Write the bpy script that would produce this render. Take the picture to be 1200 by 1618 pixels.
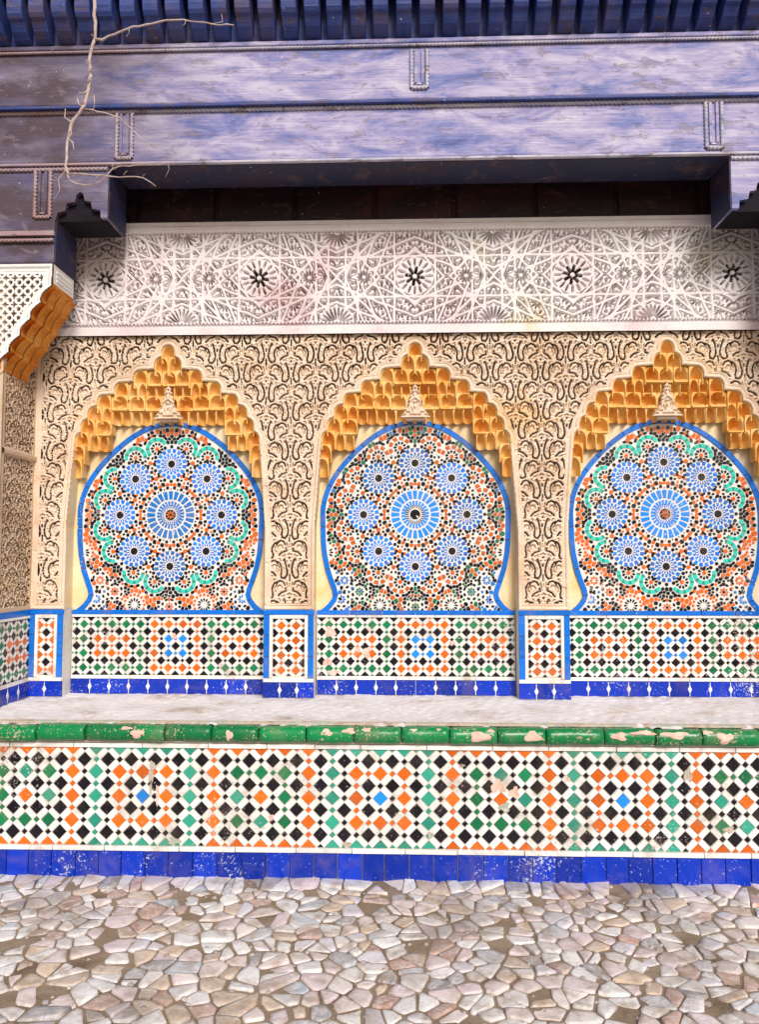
import bpy, math, random
import numpy as np
from math import sin, cos, pi, sqrt, radians, atan2, tan

random.seed(7)
RNG = np.random.default_rng(7)
for o in list(bpy.data.objects):
    bpy.data.objects.remove(o, do_unlink=True)
SC = bpy.context.scene
COL = SC.collection

# ------------------------------------------------------------------ camera
cam_d = bpy.data.cameras.new('camera')
cam_d.sensor_fit = 'VERTICAL'
cam_d.sensor_height = 24.0
cam_d.lens = 24.0 * 1213 / 1618
cam_d.clip_start = 0.05
cam_d.clip_end = 500
cam = bpy.data.objects.new('camera', cam_d)
cam.location = (-0.055, -3.28, 1.33)
cam.rotation_euler = (radians(90 + 3.59), 0, radians(1.89))
COL.objects.link(cam)
SC.camera = cam

# ------------------------------------------------------------------ sky, sun, exposure
SUN_EL, SUN_AZ = 36.0, 16.0          # azimuth measured from straight behind the camera, towards the right
w = bpy.data.worlds.new('World')
SC.world = w
w.use_nodes = True
wn = w.node_tree.nodes
wl = w.node_tree.links
sky = wn.new('ShaderNodeTexSky')
sky.sky_type = 'NISHITA'
sky.sun_disc = False
sky.sun_elevation = radians(SUN_EL)
sky.sun_rotation = radians(180 - SUN_AZ)
sky.air_density = 1.0
sky.dust_density = 4.0
sky.ozone_density = 1.0
wl.new(sky.outputs[0], wn['Background'].inputs[0])
wn['Background'].inputs[1].default_value = 0.05
sun_d = bpy.data.lights.new('sun', 'SUN')
sun_d.energy = 1.5
sun_d.angle = radians(18)
sun_d.color = (1.0, 0.97, 0.93)
sun = bpy.data.objects.new('sun', sun_d)
sun.rotation_euler = (radians(90 - SUN_EL), 0, radians(SUN_AZ))
sun.location = (1, -5, 8)
COL.objects.link(sun)
SC.view_settings.view_transform = 'Standard'
SC.view_settings.look = 'None'
SC.view_settings.gamma = 1.0
SC.view_settings.exposure = 0.86

# ------------------------------------------------------------------ main dimensions (metres)
D_WALL = 0.66          # pilaster face behind the bench front
Y_LINTEL = 0.32        # front of the lintel, the piers and the corbels
KL = 1.0976            # their drawing is 1 : 1.0976
RECESS = 0.10          # niches and dado panels behind the pilaster face
NICHE_X = (-1.30, 0.0, 1.30)
NHW = 0.521            # half width of a niche
SIDE_X = 2.0           # side walls
Z_SEAT = 0.63
PX = 0.00325           # drawing unit of the carved wall (about 3 mm)

# ------------------------------------------------------------------ materials
MATS = {}

def nodes_of(m):
    m.use_nodes = True
    nt = m.node_tree
    return nt, nt.nodes, nt.links, nt.nodes['Principled BSDF']

def ramp(nt, fac, stops, interp='LINEAR'):
    r = nt.nodes.new('ShaderNodeValToRGB')
    r.color_ramp.interpolation = interp
    el = r.color_ramp.elements
    while len(el) < len(stops):
        el.new(0.5)
    for e, (p, c) in zip(el, stops):
        e.position = p
        e.color = (c[0], c[1], c[2], 1)
    nt.links.new(fac, r.inputs[0])
    return r.outputs[0]

def noise(nt, scale, detail=4, rough=0.55, vec=None, dist=0.0):
    n = nt.nodes.new('ShaderNodeTexNoise')
    n.inputs['Scale'].default_value = scale
    n.inputs['Detail'].default_value = detail
    n.inputs['Roughness'].default_value = rough
    n.inputs['Distortion'].default_value = dist
    if vec is not None:
        nt.links.new(vec, n.inputs['Vector'])
    return n.outputs[0]

def position(nt, scale=None):
    g = nt.nodes.new('ShaderNodeNewGeometry')
    if scale is None:
        return g.outputs['Position']
    mp = nt.nodes.new('ShaderNodeMapping')
    mp.inputs['Scale'].default_value = scale
    nt.links.new(g.outputs['Position'], mp.inputs[0])
    return mp.outputs[0]

def mixc(nt, fac, a, b, mode='MIX'):
    m = nt.nodes.new('ShaderNodeMix')
    m.data_type = 'RGBA'
    m.blend_type = mode
    for sock, v in ((m.inputs[0], fac), (m.inputs[6], a), (m.inputs[7], b)):
        if isinstance(v, (int, float)):
            sock.default_value = v
        elif isinstance(v, tuple):
            sock.default_value = (v[0], v[1], v[2], 1)
        else:
            nt.links.new(v, sock)
    return m.outputs[2]

def bump(nt, h, strength, dist, bsdf):
    b = nt.nodes.new('ShaderNodeBump')
    b.inputs['Strength'].default_value = strength
    b.inputs['Distance'].default_value = dist
    nt.links.new(h, b.inputs['Height'])
    nt.links.new(b.outputs[0], bsdf.inputs['Normal'])

def math2(nt, op, a, b=None):
    m = nt.nodes.new('ShaderNodeMath')
    m.operation = op
    for i, v in enumerate((a, b)):
        if v is None:
            continue
        if isinstance(v, (int, float)):
            m.inputs[i].default_value = v
        else:
            nt.links.new(v, m.inputs[i])
    return m.outputs[0]

def glaze(name, col, wear=0.30, chip=(0.62, 0.50, 0.42), rough=0.22, vary=0.35, grime=0.34):
    """glazed tile: colour differs from piece to piece, glaze pitted with pale specks of bare clay"""
    m = bpy.data.materials.new(name)
    nt, N, L, b = nodes_of(m)
    pos = position(nt)
    oi = N.new('ShaderNodeObjectInfo')
    hsv = N.new('ShaderNodeHueSaturation')
    hsv.inputs['Color'].default_value = (*col, 1)
    mr = N.new('ShaderNodeMapRange')
    mr.inputs['To Min'].default_value = 1 - vary
    mr.inputs['To Max'].default_value = 1 + vary
    L.new(oi.outputs['Random'], mr.inputs[0])
    L.new(mr.outputs[0], hsv.inputs['Value'])
    mottle = noise(nt, 45, 3, 0.6, pos)
    base = mixc(nt, math2(nt, 'MULTIPLY', mottle, 0.35), hsv.outputs[0],
                tuple(min(1, c * 1.6 + 0.02 * max(col)) for c in col))
    spk = noise(nt, 95, 4, 0.65, pos)
    big = noise(nt, 3.2, 4, 0.6, pos)
    s = math2(nt, 'ADD', spk, math2(nt, 'MULTIPLY', math2(nt, 'SUBTRACT', big, 0.5), 0.55))
    lo = 0.73 - wear * 0.35
    mask = N.new('ShaderNodeMapRange')
    mask.inputs['From Min'].default_value = lo
    mask.inputs['From Max'].default_value = lo + 0.06
    L.new(s, mask.inputs[0])
    gr = noise(nt, 7.0, 6, 0.68, pos, 0.5)
    gm_ = N.new('ShaderNodeMapRange')
    gm_.inputs['From Min'].default_value = 0.50
    gm_.inputs['From Max'].default_value = 0.74
    gm_.inputs['To Max'].default_value = grime
    L.new(gr, gm_.inputs[0])
    base = mixc(nt, gm_.outputs[0], base, (0.36, 0.25, 0.17))
    colr = mixc(nt, mask.outputs[0], base, chip)
    L.new(colr, b.inputs['Base Color'])
    b.inputs['Specular IOR Level'].default_value = 0.36
    rr = N.new('ShaderNodeMapRange')
    rr.inputs['To Min'].default_value = rough
    rr.inputs['To Max'].default_value = 0.9
    L.new(mask.outputs[0], rr.inputs[0])
    L.new(rr.outputs[0], b.inputs['Roughness'])
    bump(nt, noise(nt, 35, 3, 0.5, pos), 0.25, 0.004, b)
    MATS[name] = m
    return m

def plaster(name, stops, scale=3.0, rough=0.9, fine=120, bs=0.35, spec=0.25):
    m = bpy.data.materials.new(name)
    nt, N, L, b = nodes_of(m)
    pos = position(nt)
    a = noise(nt, scale, 6, 0.62, pos, 0.4)
    f = noise(nt, fine, 4, 0.6, pos)
    s = math2(nt, 'ADD', a, math2(nt, 'MULTIPLY', math2(nt, 'SUBTRACT', f, 0.5), 0.35))
    L.new(ramp(nt, s, stops), b.inputs['Base Color'])
    b.inputs['Roughness'].default_value = rough
    b.inputs['Specular IOR Level'].default_value = spec
    bump(nt, math2(nt, 'ADD', math2(nt, 'MULTIPLY', f, 0.5), noise(nt, 28, 5, 0.6, pos)), bs, 0.006, b)
    MATS[name] = m
    return m

glaze('black', (0.006, 0.005, 0.009), 0.22, (0.42, 0.36, 0.36), vary=0.5, grime=0.14)
glaze('white', (0.80, 0.79, 0.75), 0.17, (0.42, 0.33, 0.26), 0.28, vary=0.14, grime=0.72)
glaze('orange', (0.68, 0.125, 0.006), 0.22, (0.75, 0.52, 0.38))
glaze('green', (0.006, 0.17, 0.065), 0.18, (0.65, 0.60, 0.50))
glaze('teal', (0.025, 0.29, 0.20), 0.20, (0.68, 0.62, 0.54))
glaze('turquoise', (0.035, 0.60, 0.50), 0.08, (0.70, 0.68, 0.60))
glaze('sky_blue', (0.006, 0.21, 0.72), 0.12, (0.72, 0.72, 0.72))
glaze('mid_blue', (0.015, 0.13, 0.60), 0.10, (0.72, 0.72, 0.72))
glaze('rim_blue', (0.003, 0.145, 0.60), 0.10, (0.6, 0.6, 0.6), vary=0.2)
glaze('cobalt', (0.001, 0.026, 0.36), 0.26, (0.50, 0.53, 0.62), vary=0.4, grime=0.2)
glaze('edge_green', (0.003, 0.19, 0.055), 0.34, (0.66, 0.42, 0.33), 0.26, vary=0.35)
plaster('grout', [(0.30, (0.58, 0.52, 0.44)), (0.55, (0.78, 0.75, 0.69)), (0.75, (0.62, 0.50, 0.40))], 6)
plaster('mosaic_grout', [(0.3, (0.72, 0.70, 0.66)), (0.6, (0.82, 0.80, 0.77)), (0.8, (0.72, 0.60, 0.50))], 9)
plaster('stucco_frieze', [(0.28, (0.70, 0.54, 0.55)), (0.43, (0.80, 0.72, 0.73)), (0.60, (0.85, 0.82, 0.82)), (0.76, (0.78, 0.67, 0.50))], 2.6)
plaster('stucco_wall', [(0.28, (0.54, 0.34, 0.22)), (0.42, (0.74, 0.56, 0.41)), (0.56, (0.81, 0.68, 0.55)), (0.72, (0.80, 0.55, 0.31))], 3.1)
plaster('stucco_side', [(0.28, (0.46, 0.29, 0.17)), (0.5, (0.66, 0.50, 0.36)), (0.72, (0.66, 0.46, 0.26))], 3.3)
plaster('stucco_white', [(0.3, (0.78, 0.77, 0.74)), (0.6, (0.84, 0.83, 0.81)), (0.8, (0.78, 0.72, 0.66))], 4)
plaster('niche_plaster', [(0.3, (0.82, 0.56, 0.26)), (0.5, (0.86, 0.70, 0.44)), (0.7, (0.86, 0.76, 0.58))], 4)
plaster('ochre', [(0.28, (0.66, 0.26, 0.05)), (0.42, (0.83, 0.43, 0.10)), (0.58, (0.87, 0.56, 0.20)), (0.74, (0.85, 0.66, 0.38))], 9, 0.85)
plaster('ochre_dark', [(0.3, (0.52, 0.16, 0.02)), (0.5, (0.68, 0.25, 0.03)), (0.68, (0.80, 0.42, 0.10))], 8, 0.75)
plaster('seat_cement', [(0.28, (0.46, 0.38, 0.33)), (0.40, (0.70, 0.64, 0.62)), (0.56, (0.80, 0.78, 0.80)), (0.76, (0.64, 0.52, 0.45))], 4.5, 0.85, 90, 0.6)
plaster('rough_mortar', [(0.3, (0.34, 0.27, 0.20)), (0.48, (0.58, 0.47, 0.38)), (0.6, (0.34, 0.42, 0.34)), (0.72, (0.70, 0.50, 0.42))], 12, 0.9, 110, 0.8)
plaster('recess_shade_core', [(0.3, (0.22, 0.13, 0.08)), (0.55, (0.32, 0.205, 0.135)), (0.75, (0.38, 0.26, 0.18))], 9, 0.95, 80, 0.8)  # core colour kept dark as painted shade for the pierced carving
plaster('cut_shade_black', [(0.3, (0.004, 0.003, 0.007)), (0.7, (0.012, 0.008, 0.014))], 9, 0.8, 80, 0.4)  # near-black standing in for deep shade inside the lobed cut
plaster('chip_clay', [(0.3, (0.66, 0.36, 0.28)), (0.55, (0.80, 0.56, 0.46)), (0.75, (0.78, 0.70, 0.64))], 25, 0.9, 150, 0.8)
plaster('ground_mortar', [(0.28, (0.12, 0.085, 0.06)), (0.45, (0.26, 0.19, 0.13)), (0.6, (0.34, 0.26, 0.19)), (0.75, (0.20, 0.16, 0.12))], 5, 0.95, 140, 1.0)

def wood(name, stops, sc=(0.9, 2.0, 7.0), rough=0.55, bs=0.5, left=None, bare=(0.10, 0.06, 0.06)):
    """weathered painted timber; grain runs along X"""
    m = bpy.data.materials.new(name)
    nt, N, L, b = nodes_of(m)
    pos = position(nt, sc)
    a = noise(nt, 1.6, 7, 0.66, pos, 0.6)
    grain = noise(nt, 6.0, 5, 0.7, position(nt, (0.8, 18, 22)))
    s = math2(nt, 'ADD', a, math2(nt, 'MULTIPLY', math2(nt, 'SUBTRACT', grain, 0.5), 0.30))
    c = ramp(nt, s, stops)
    if left:                                            # paint worn to brown timber at the left end; on beams also painted shade
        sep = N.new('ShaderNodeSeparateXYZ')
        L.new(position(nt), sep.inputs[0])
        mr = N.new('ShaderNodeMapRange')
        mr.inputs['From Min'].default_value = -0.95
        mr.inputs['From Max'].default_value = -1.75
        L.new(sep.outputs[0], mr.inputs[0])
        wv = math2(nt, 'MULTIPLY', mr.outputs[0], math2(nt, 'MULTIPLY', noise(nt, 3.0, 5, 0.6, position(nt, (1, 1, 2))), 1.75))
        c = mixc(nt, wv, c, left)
    ck = noise(nt, 5.0, 4, 0.75, position(nt, (0.55, 30, 34)), 0.3)
    cm = N.new('ShaderNodeMapRange')
    cm.inputs['From Min'].default_value = 0.66
    cm.inputs['From Max'].default_value = 0.72
    cm.inputs['To Max'].default_value = 0.75
    L.new(ck, cm.inputs[0])
    c = mixc(nt, cm.outputs[0], c, (0.05, 0.035, 0.05))
    flk = noise(nt, 9, 6, 0.7, position(nt, (1, 1, 2.2)), 0.4)
    fk = N.new('ShaderNodeMapRange')
    fk.inputs['From Min'].default_value = 0.57
    fk.inputs['From Max'].default_value = 0.62
    fk.inputs['To Max'].default_value = 0.6
    L.new(flk, fk.inputs[0])
    c = mixc(nt, fk.outputs[0], c, bare)
    fleck = noise(nt, 60, 3, 0.6, position(nt))
    fm = N.new('ShaderNodeMapRange')
    fm.inputs['From Min'].default_value = 0.71
    fm.inputs['From Max'].default_value = 0.75
    L.new(fleck, fm.inputs[0])
    c = mixc(nt, fm.outputs[0], c, (0.75, 0.73, 0.78))
    L.new(c, b.inputs['Base Color'])
    b.inputs['Roughness'].default_value = rough
    hh_ = math2(nt, 'SUBTRACT', math2(nt, 'ADD', grain, math2(nt, 'MULTIPLY', a, 0.6)), math2(nt, 'ADD', cm.outputs[0], math2(nt, 'MULTIPLY', fk.outputs[0], .6)))
    bump(nt, hh_, bs, 0.006, b)
    MATS[name] = m

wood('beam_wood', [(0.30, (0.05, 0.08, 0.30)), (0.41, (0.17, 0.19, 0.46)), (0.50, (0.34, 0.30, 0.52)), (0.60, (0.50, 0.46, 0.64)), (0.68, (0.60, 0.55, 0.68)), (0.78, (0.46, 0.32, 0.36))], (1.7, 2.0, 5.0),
     left=(0.075, 0.045, 0.065), bare=(0.22, 0.17, 0.20))  # left tint: worn brown deepened with painted shade
wood('bracket_wood', [(0.30, (0.010, 0.026, 0.15)), (0.5, (0.03, 0.06, 0.26)), (0.66, (0.09, 0.07, 0.15))], (3, 2, 3))
wood('shade_navy_wood', [(0.30, (0.004, 0.008, 0.035)), (0.5, (0.008, 0.014, 0.06)), (0.66, (0.03, 0.012, 0.03))], (1, 2, 3))  # dark navy carrying painted shade for the lintel underside and tier ends
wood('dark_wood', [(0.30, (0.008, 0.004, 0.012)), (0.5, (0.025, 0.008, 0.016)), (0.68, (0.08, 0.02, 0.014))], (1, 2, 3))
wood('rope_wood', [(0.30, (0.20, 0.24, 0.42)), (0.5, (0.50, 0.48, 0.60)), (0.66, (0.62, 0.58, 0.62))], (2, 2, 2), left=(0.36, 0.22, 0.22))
plaster('bark', [(0.3, (0.34, 0.22, 0.20)), (0.55, (0.60, 0.47, 0.44)), (0.75, (0.70, 0.62, 0.60))], 30, 0.85, 200, 0.6)

m = bpy.data.materials.new('cobble')
nt, N, L, b = nodes_of(m)
at = N.new('ShaderNodeVertexColor')
at.layer_name = 'tint'
pos = position(nt)
vein = noise(nt, 38, 6, 0.65, pos, 0.8)
cc = mixc(nt, ramp(nt, vein, [(0.36, (0, 0, 0)), (0.62, (0.75, 0.75, 0.75))]), at.outputs[0], (0.74, 0.68, 0.66))
dirt = noise(nt, 14, 5, 0.6, pos)
cc = mixc(nt, ramp(nt, dirt, [(0.48, (0, 0, 0)), (0.66, (0.7, 0.7, 0.7))]), cc, (0.40, 0.30, 0.22))
stain = noise(nt, 1.7, 6, 0.62, pos, 0.6)
cc = mixc(nt, ramp(nt, stain, [(0.50, (0, 0, 0)), (0.68, (0.62, 0.62, 0.62))]), cc, (0.20, 0.155, 0.125))
L.new(cc, b.inputs['Base Color'])
b.inputs['Roughness'].default_value = 0.5
bump(nt, math2(nt, 'ADD', vein, noise(nt, 120, 4, 0.6, pos)), 0.6, 0.006, b)
MATS['cobble'] = m

# ------------------------------------------------------------------ object helpers
def obj(name, mesh, parent=None, mat=None, loc=(0, 0, 0), rz=0.0):
    o = bpy.data.objects.new(name, mesh)
    COL.objects.link(o)
    if mesh is not None and mat is not None and len(mesh.materials) == 0:
        for k in (mat if isinstance(mat, (list, tuple)) else [mat]):
            mesh.materials.append(MATS[k])
    o.location = loc
    o.rotation_euler = (0, 0, rz)
    if parent is not None:
        o.parent = parent
    return o

def thing(name, label, cat, loc=(0, 0, 0), rz=0.0, group=None):
    o = obj(name, None, None, None, loc, rz)
    o.empty_display_size = 0.1
    tag(o, label, cat, group, 'thing')
    return o

def tag(o, label=None, cat=None, group=None, kind=None):
    for k, v in (('label', label), ('category', cat), ('group', group), ('kind', kind)):
        if v:
            o[k] = v
    return o

class MB:
    """collects polygons with a material index"""
    def __init__(s):
        s.v, s.f, s.m, s.mats = [], [], [], []
    def mi(s, mat):
        if mat not in s.mats:
            s.mats.append(mat)
        return s.mats.index(mat)
    def face(s, pts, mat):
        i = len(s.v)
        s.v += pts
        s.f.append(list(range(i, i + len(pts))))
        s.m.append(s.mi(mat))
    def prism(s, poly, y0, y1, mat, inset=0.0, tilt=0.0):
        """poly: (x, z) counter-clockwise seen from -Y; back at y0, front at y1 (y1 < y0)"""
        n = len(poly)
        if n < 3:
            return
        mi = s.mi(mat)
        i = len(s.v)
        cx = sum(p[0] for p in poly) / n
        cz = sum(p[1] for p in poly) / n
        tx, tz = random.uniform(-tilt, tilt), random.uniform(-tilt, tilt)
        s.v += [(p[0], y0, p[1]) for p in poly]
        for p in poly:
            dx, dz = p[0] - cx, p[1] - cz
            d = sqrt(dx * dx + dz * dz) + 1e-9
            k = max(0.2, 1 - inset / d)
            s.v.append((cx + dx * k, y1 + dx * tx + dz * tz, cz + dz * k))
        s.f.append([i + n + k for k in range(n)])
        s.m.append(mi)
        for k in range(n):
            s.f.append([i + k, i + (k + 1) % n, i + n + (k + 1) % n, i + n + k])
            s.m.append(mi)
    def box(s, x0, x1, y0, y1, z0, z1, mat):
        mi = s.mi(mat)
        i = len(s.v)
        s.v += [(x, y, z) for x in (x0, x1) for y in (y0, y1) for z in (z0, z1)]
        for q in ((0, 1, 3, 2), (4, 6, 7, 5), (0, 4, 5, 1), (2, 3, 7, 6), (0, 2, 6, 4), (1, 5, 7, 3)):
            s.f.append([i + k for k in q])
            s.m.append(mi)
    def mesh(s, name, smooth=False):
        me = bpy.data.meshes.new(name)
        me.from_pydata(s.v, [], s.f)
        for k in s.mats:
            me.materials.append(MATS[k])
        me.polygons.foreach_set('material_index', s.m)
        if smooth:
            me.polygons.foreach_set('use_smooth', [True] * len(s.f))
        me.update()
        return me
    def build(s, name, parent=None, loc=(0, 0, 0), smooth=False):
        return obj(name, s.mesh(name, smooth), parent, None, loc)

def bevel(o, w=0.006, seg=2):
    md = o.modifiers.new('bevel', 'BEVEL')
    md.width = w
    md.segments = seg
    md.limit_method = 'ANGLE'
    return o

def grid_mesh(name, X, Y, Z, keep=None, smooth=False):
    """quads over 2-D vertex arrays (rows along z, columns along x), facing -Y"""
    h, wd = X.shape
    co = np.stack([X, Y, Z], -1).reshape(-1, 3).astype(np.float32)
    idx = np.arange(h * wd).reshape(h, wd)
    q = np.stack([idx[:-1, :-1], idx[:-1, 1:], idx[1:, 1:], idx[1:, :-1]], -1).reshape(-1, 4)
    if keep is not None:
        k = keep[:-1, :-1] & keep[:-1, 1:] & keep[1:, 1:] & keep[1:, :-1]
        q = q[k.reshape(-1)]
        used = np.zeros(len(co), bool)
        used[q.reshape(-1)] = True
        remap = np.cumsum(used) - 1
        co = co[used]
        q = remap[q]
    me = bpy.data.meshes.new(name)
    me.vertices.add(len(co))
    me.vertices.foreach_set('co', co.reshape(-1))
    me.loops.add(q.size)
    me.loops.foreach_set('vertex_index', q.reshape(-1).astype(np.int32))
    me.polygons.add(len(q))
    me.polygons.foreach_set('loop_start', (np.arange(len(q)) * 4).astype(np.int32))
    me.polygons.foreach_set('loop_total', np.full(len(q), 4, np.int32))
    if smooth:
        me.polygons.foreach_set('use_smooth', np.ones(len(q), bool))
    me.update(calc_edges=True)
    return me

def sm(a, b, x):
    t = np.clip((x - a) / (b - a), 0, 1)
    return t * t * (3 - 2 * t)

def seg_dist(P, Q, x0, y0, x1, y1):
    vx, vy = x1 - x0, y1 - y0
    l2 = vx * vx + vy * vy + 1e-12
    t = np.clip(((P - x0) * vx + (Q - y0) * vy) / l2, 0, 1)
    return np.hypot(P - x0 - t * vx, Q - y0 - t * vy)

def waves(X, Z, lam, n, seed, band=0.15):
    r = np.random.default_rng(seed)
    out = np.zeros_like(X)
    for _ in range(n):
        a = r.uniform(0, 2 * pi)
        k = 2 * pi / (lam * (1 + r.uniform(-band, band)))
        out += np.cos(k * (cos(a) * X + sin(a) * Z) + r.uniform(0, 2 * pi))
    return out / sqrt(n / 2)

def clip_rect(poly, x0, x1, z0, z1):
    def cut(p, f, g):
        out = []
        for i in range(len(p)):
            a, b_ = p[i - 1], p[i]
            ia, ib = f(a), f(b_)
            if ia != ib:
                out.append(g(a, b_))
            if ib:
                out.append(b_)
        return out
    def at(ax, val):
        def g(a, b_):
            t = (val - a[ax]) / (b_[ax] - a[ax])
            return (a[0] + t * (b_[0] - a[0]), a[1] + t * (b_[1] - a[1]))
        return g
    for ax, val, sgn in ((0, x0, 1), (0, x1, -1), (1, z0, 1), (1, z1, -1)):
        if len(poly) < 3:
            return []
        poly = cut(poly, lambda p: (p[ax] - val) * sgn >= 0, at(ax, val))
    if len(poly) < 3:
        return []
    ar = sum(poly[i - 1][0] * poly[i][1] - poly[i][0] * poly[i - 1][1] for i in range(len(poly)))
    return poly if abs(ar) > 4e-6 else []

# ------------------------------------------------------------------ zellij field: big diamonds, small diamonds, white bars between them
def zellij(parent, x0, x1, z0, z1, p, ox, oz, colour, y, thick=0.004, bars_as_parts=None, cx=0.0):
    """lattice points (i p/2, j p/2) from (ox, oz): i+j even carries a big diamond, odd a small one"""
    fa, fs = 0.322, 0.132
    a, s, g = fa * p, fs * p, 0.016 * p
    stuff_small, stuff_bar = MB(), MB()
    big_cache = {}
    bars = []
    i0, i1 = int((x0 - ox) / (p / 2)) - 2, int((x1 - ox) / (p / 2)) + 2
    j0, j1 = int((z0 - oz) / (p / 2)) - 2, int((z1 - oz) / (p / 2)) + 2
    names = {'black': 'black_tile', 'orange': 'orange_tile', 'green': 'green_tile', 'teal': 'teal_tile', 'sky_blue': 'blue_tile'}
    for i in range(i0, i1):
        for j in range(j0, j1):
            cx_, cz_ = ox + i * p / 2, oz + j * p / 2
            if (i + j) % 2 == 0:
                c = colour(i, j)
                h = a - g * 1.2
                full = [(h, 0), (0, h), (-h, 0), (0, -h)]
                poly = clip_rect([(cx_ + q[0], cz_ + q[1]) for q in full], x0, x1, z0, z1)
                if not poly:
                    continue
                inside = x0 <= cx_ - h and cx_ + h <= x1 and z0 <= cz_ - h and cz_ + h <= z1
                if inside:
                    k = (c, random.randrange(4))
                    if k not in big_cache:
                        mb = MB()
                        jit = [(q[0] * random.uniform(0.95, 1.02), q[1] * random.uniform(0.95, 1.02)) for q in full]
                        mb.prism(jit, 0, -thick * random.uniform(0.8, 1.2), c, 0.0012, 0.05)
                        big_cache[k] = mb.mesh(names[c])
                    obj(names[c], big_cache[k], parent, None, (cx_, y, cz_))
                else:
                    mb = MB()
                    mb.prism([(q[0] - cx_, q[1] - cz_) for q in poly], 0, -thick, c, 0.001, 0.01)
                    mb.build(names[c], parent, (cx_, y, cz_))
            else:
                nb = [colour(i - 1, j), colour(i + 1, j), colour(i, j - 1), colour(i, j + 1)]
                c = 'black'
                if nb[0] == nb[1] and nb[0] != 'black':
                    c = nb[0]
                elif nb[2] == nb[3] and nb[2] != 'black':
                    c = nb[2]
                h = s - g * 0.8
                poly = clip_rect([(cx_ + h, cz_), (cx_, cz_ + h), (cx_ - h, cz_), (cx_, cz_ - h)], x0, x1, z0, z1)
                if poly:
                    stuff_small.prism(poly, y, y - thick * random.uniform(0.7, 1.15), c, 0.0006, 0.03)
            # the white bar in the square whose low corner is this lattice point
            if (i + j) % 2 == 0:
                bp = [(fa, 0), (.5 - fs, 0), (.5, fs), (.5, .5 - fa), (.5 - fa, .5), (fs, .5), (0, .5 - fs), (0, fa)]
            else:
                bp = [(fs, 0), (.5 - fa, 0), (.5, fa), (.5, .5 - fs), (.5 - fs, .5), (fa, .5), (0, .5 - fa), (0, fs)]
            bx, bz = p / 4, p / 4
            pl = []
            for q in bp:
                dx, dz = q[0] * p - bx, q[1] * p - bz
                d = sqrt(dx * dx + dz * dz)
                kk = 1 - g * 1.1 / d
                pl.append((cx_ + bx + dx * kk, cz_ + bz + dz * kk))
            poly = clip_rect(pl, x0, x1, z0, z1)
            if poly:
                bars.append((abs(cx_ + bx - cx), cx_ + bx, cz_ + bz, poly, (i + j) % 2, len(poly) == 8))
    if bars_as_parts:
        bars.sort(key=lambda t: t[0])
        cache = {}
        for n, (d, mx, mz, poly, par, whole) in enumerate(bars):
            if n < bars_as_parts:
                k = (par, random.randrange(3)) if whole else None
                me = cache.get(k) if k else None
                if me is None:
                    mb = MB()
                    mb.prism([(q[0] - mx, q[1] - mz) for q in poly], 0, -thick * random.uniform(0.8, 1.2), 'white', 0.001, 0.05)
                    me = mb.mesh('white_tile')
                    if k:
                        cache[k] = me
                obj('white_tile', me, parent, None, (mx, y, mz))
            else:
                stuff_bar.prism(poly, y, y - thick, 'white', 0.001, 0.02)
    else:
        for t in bars:
            stuff_bar.prism(t[3], y, y - thick * random.uniform(0.8, 1.15), 'white', 0.0008, 0.02)
    if stuff_small.f:
        tag(stuff_small.build('small_diamond_tiles', parent), kind='stuff')
    if stuff_bar.f:
        tag(stuff_bar.build('white_bar_tiles', parent), kind='stuff')

# ------------------------------------------------------------------ ground with cobbles
gm = MB()
gm.box(-14, 14, -14, 2.5, -0.3, 0.0, 'ground_mortar')
ground = gm.build('ground')
tag(ground, 'sandy mortar ground set with pale irregular cobbles', None, None, 'structure')

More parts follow.
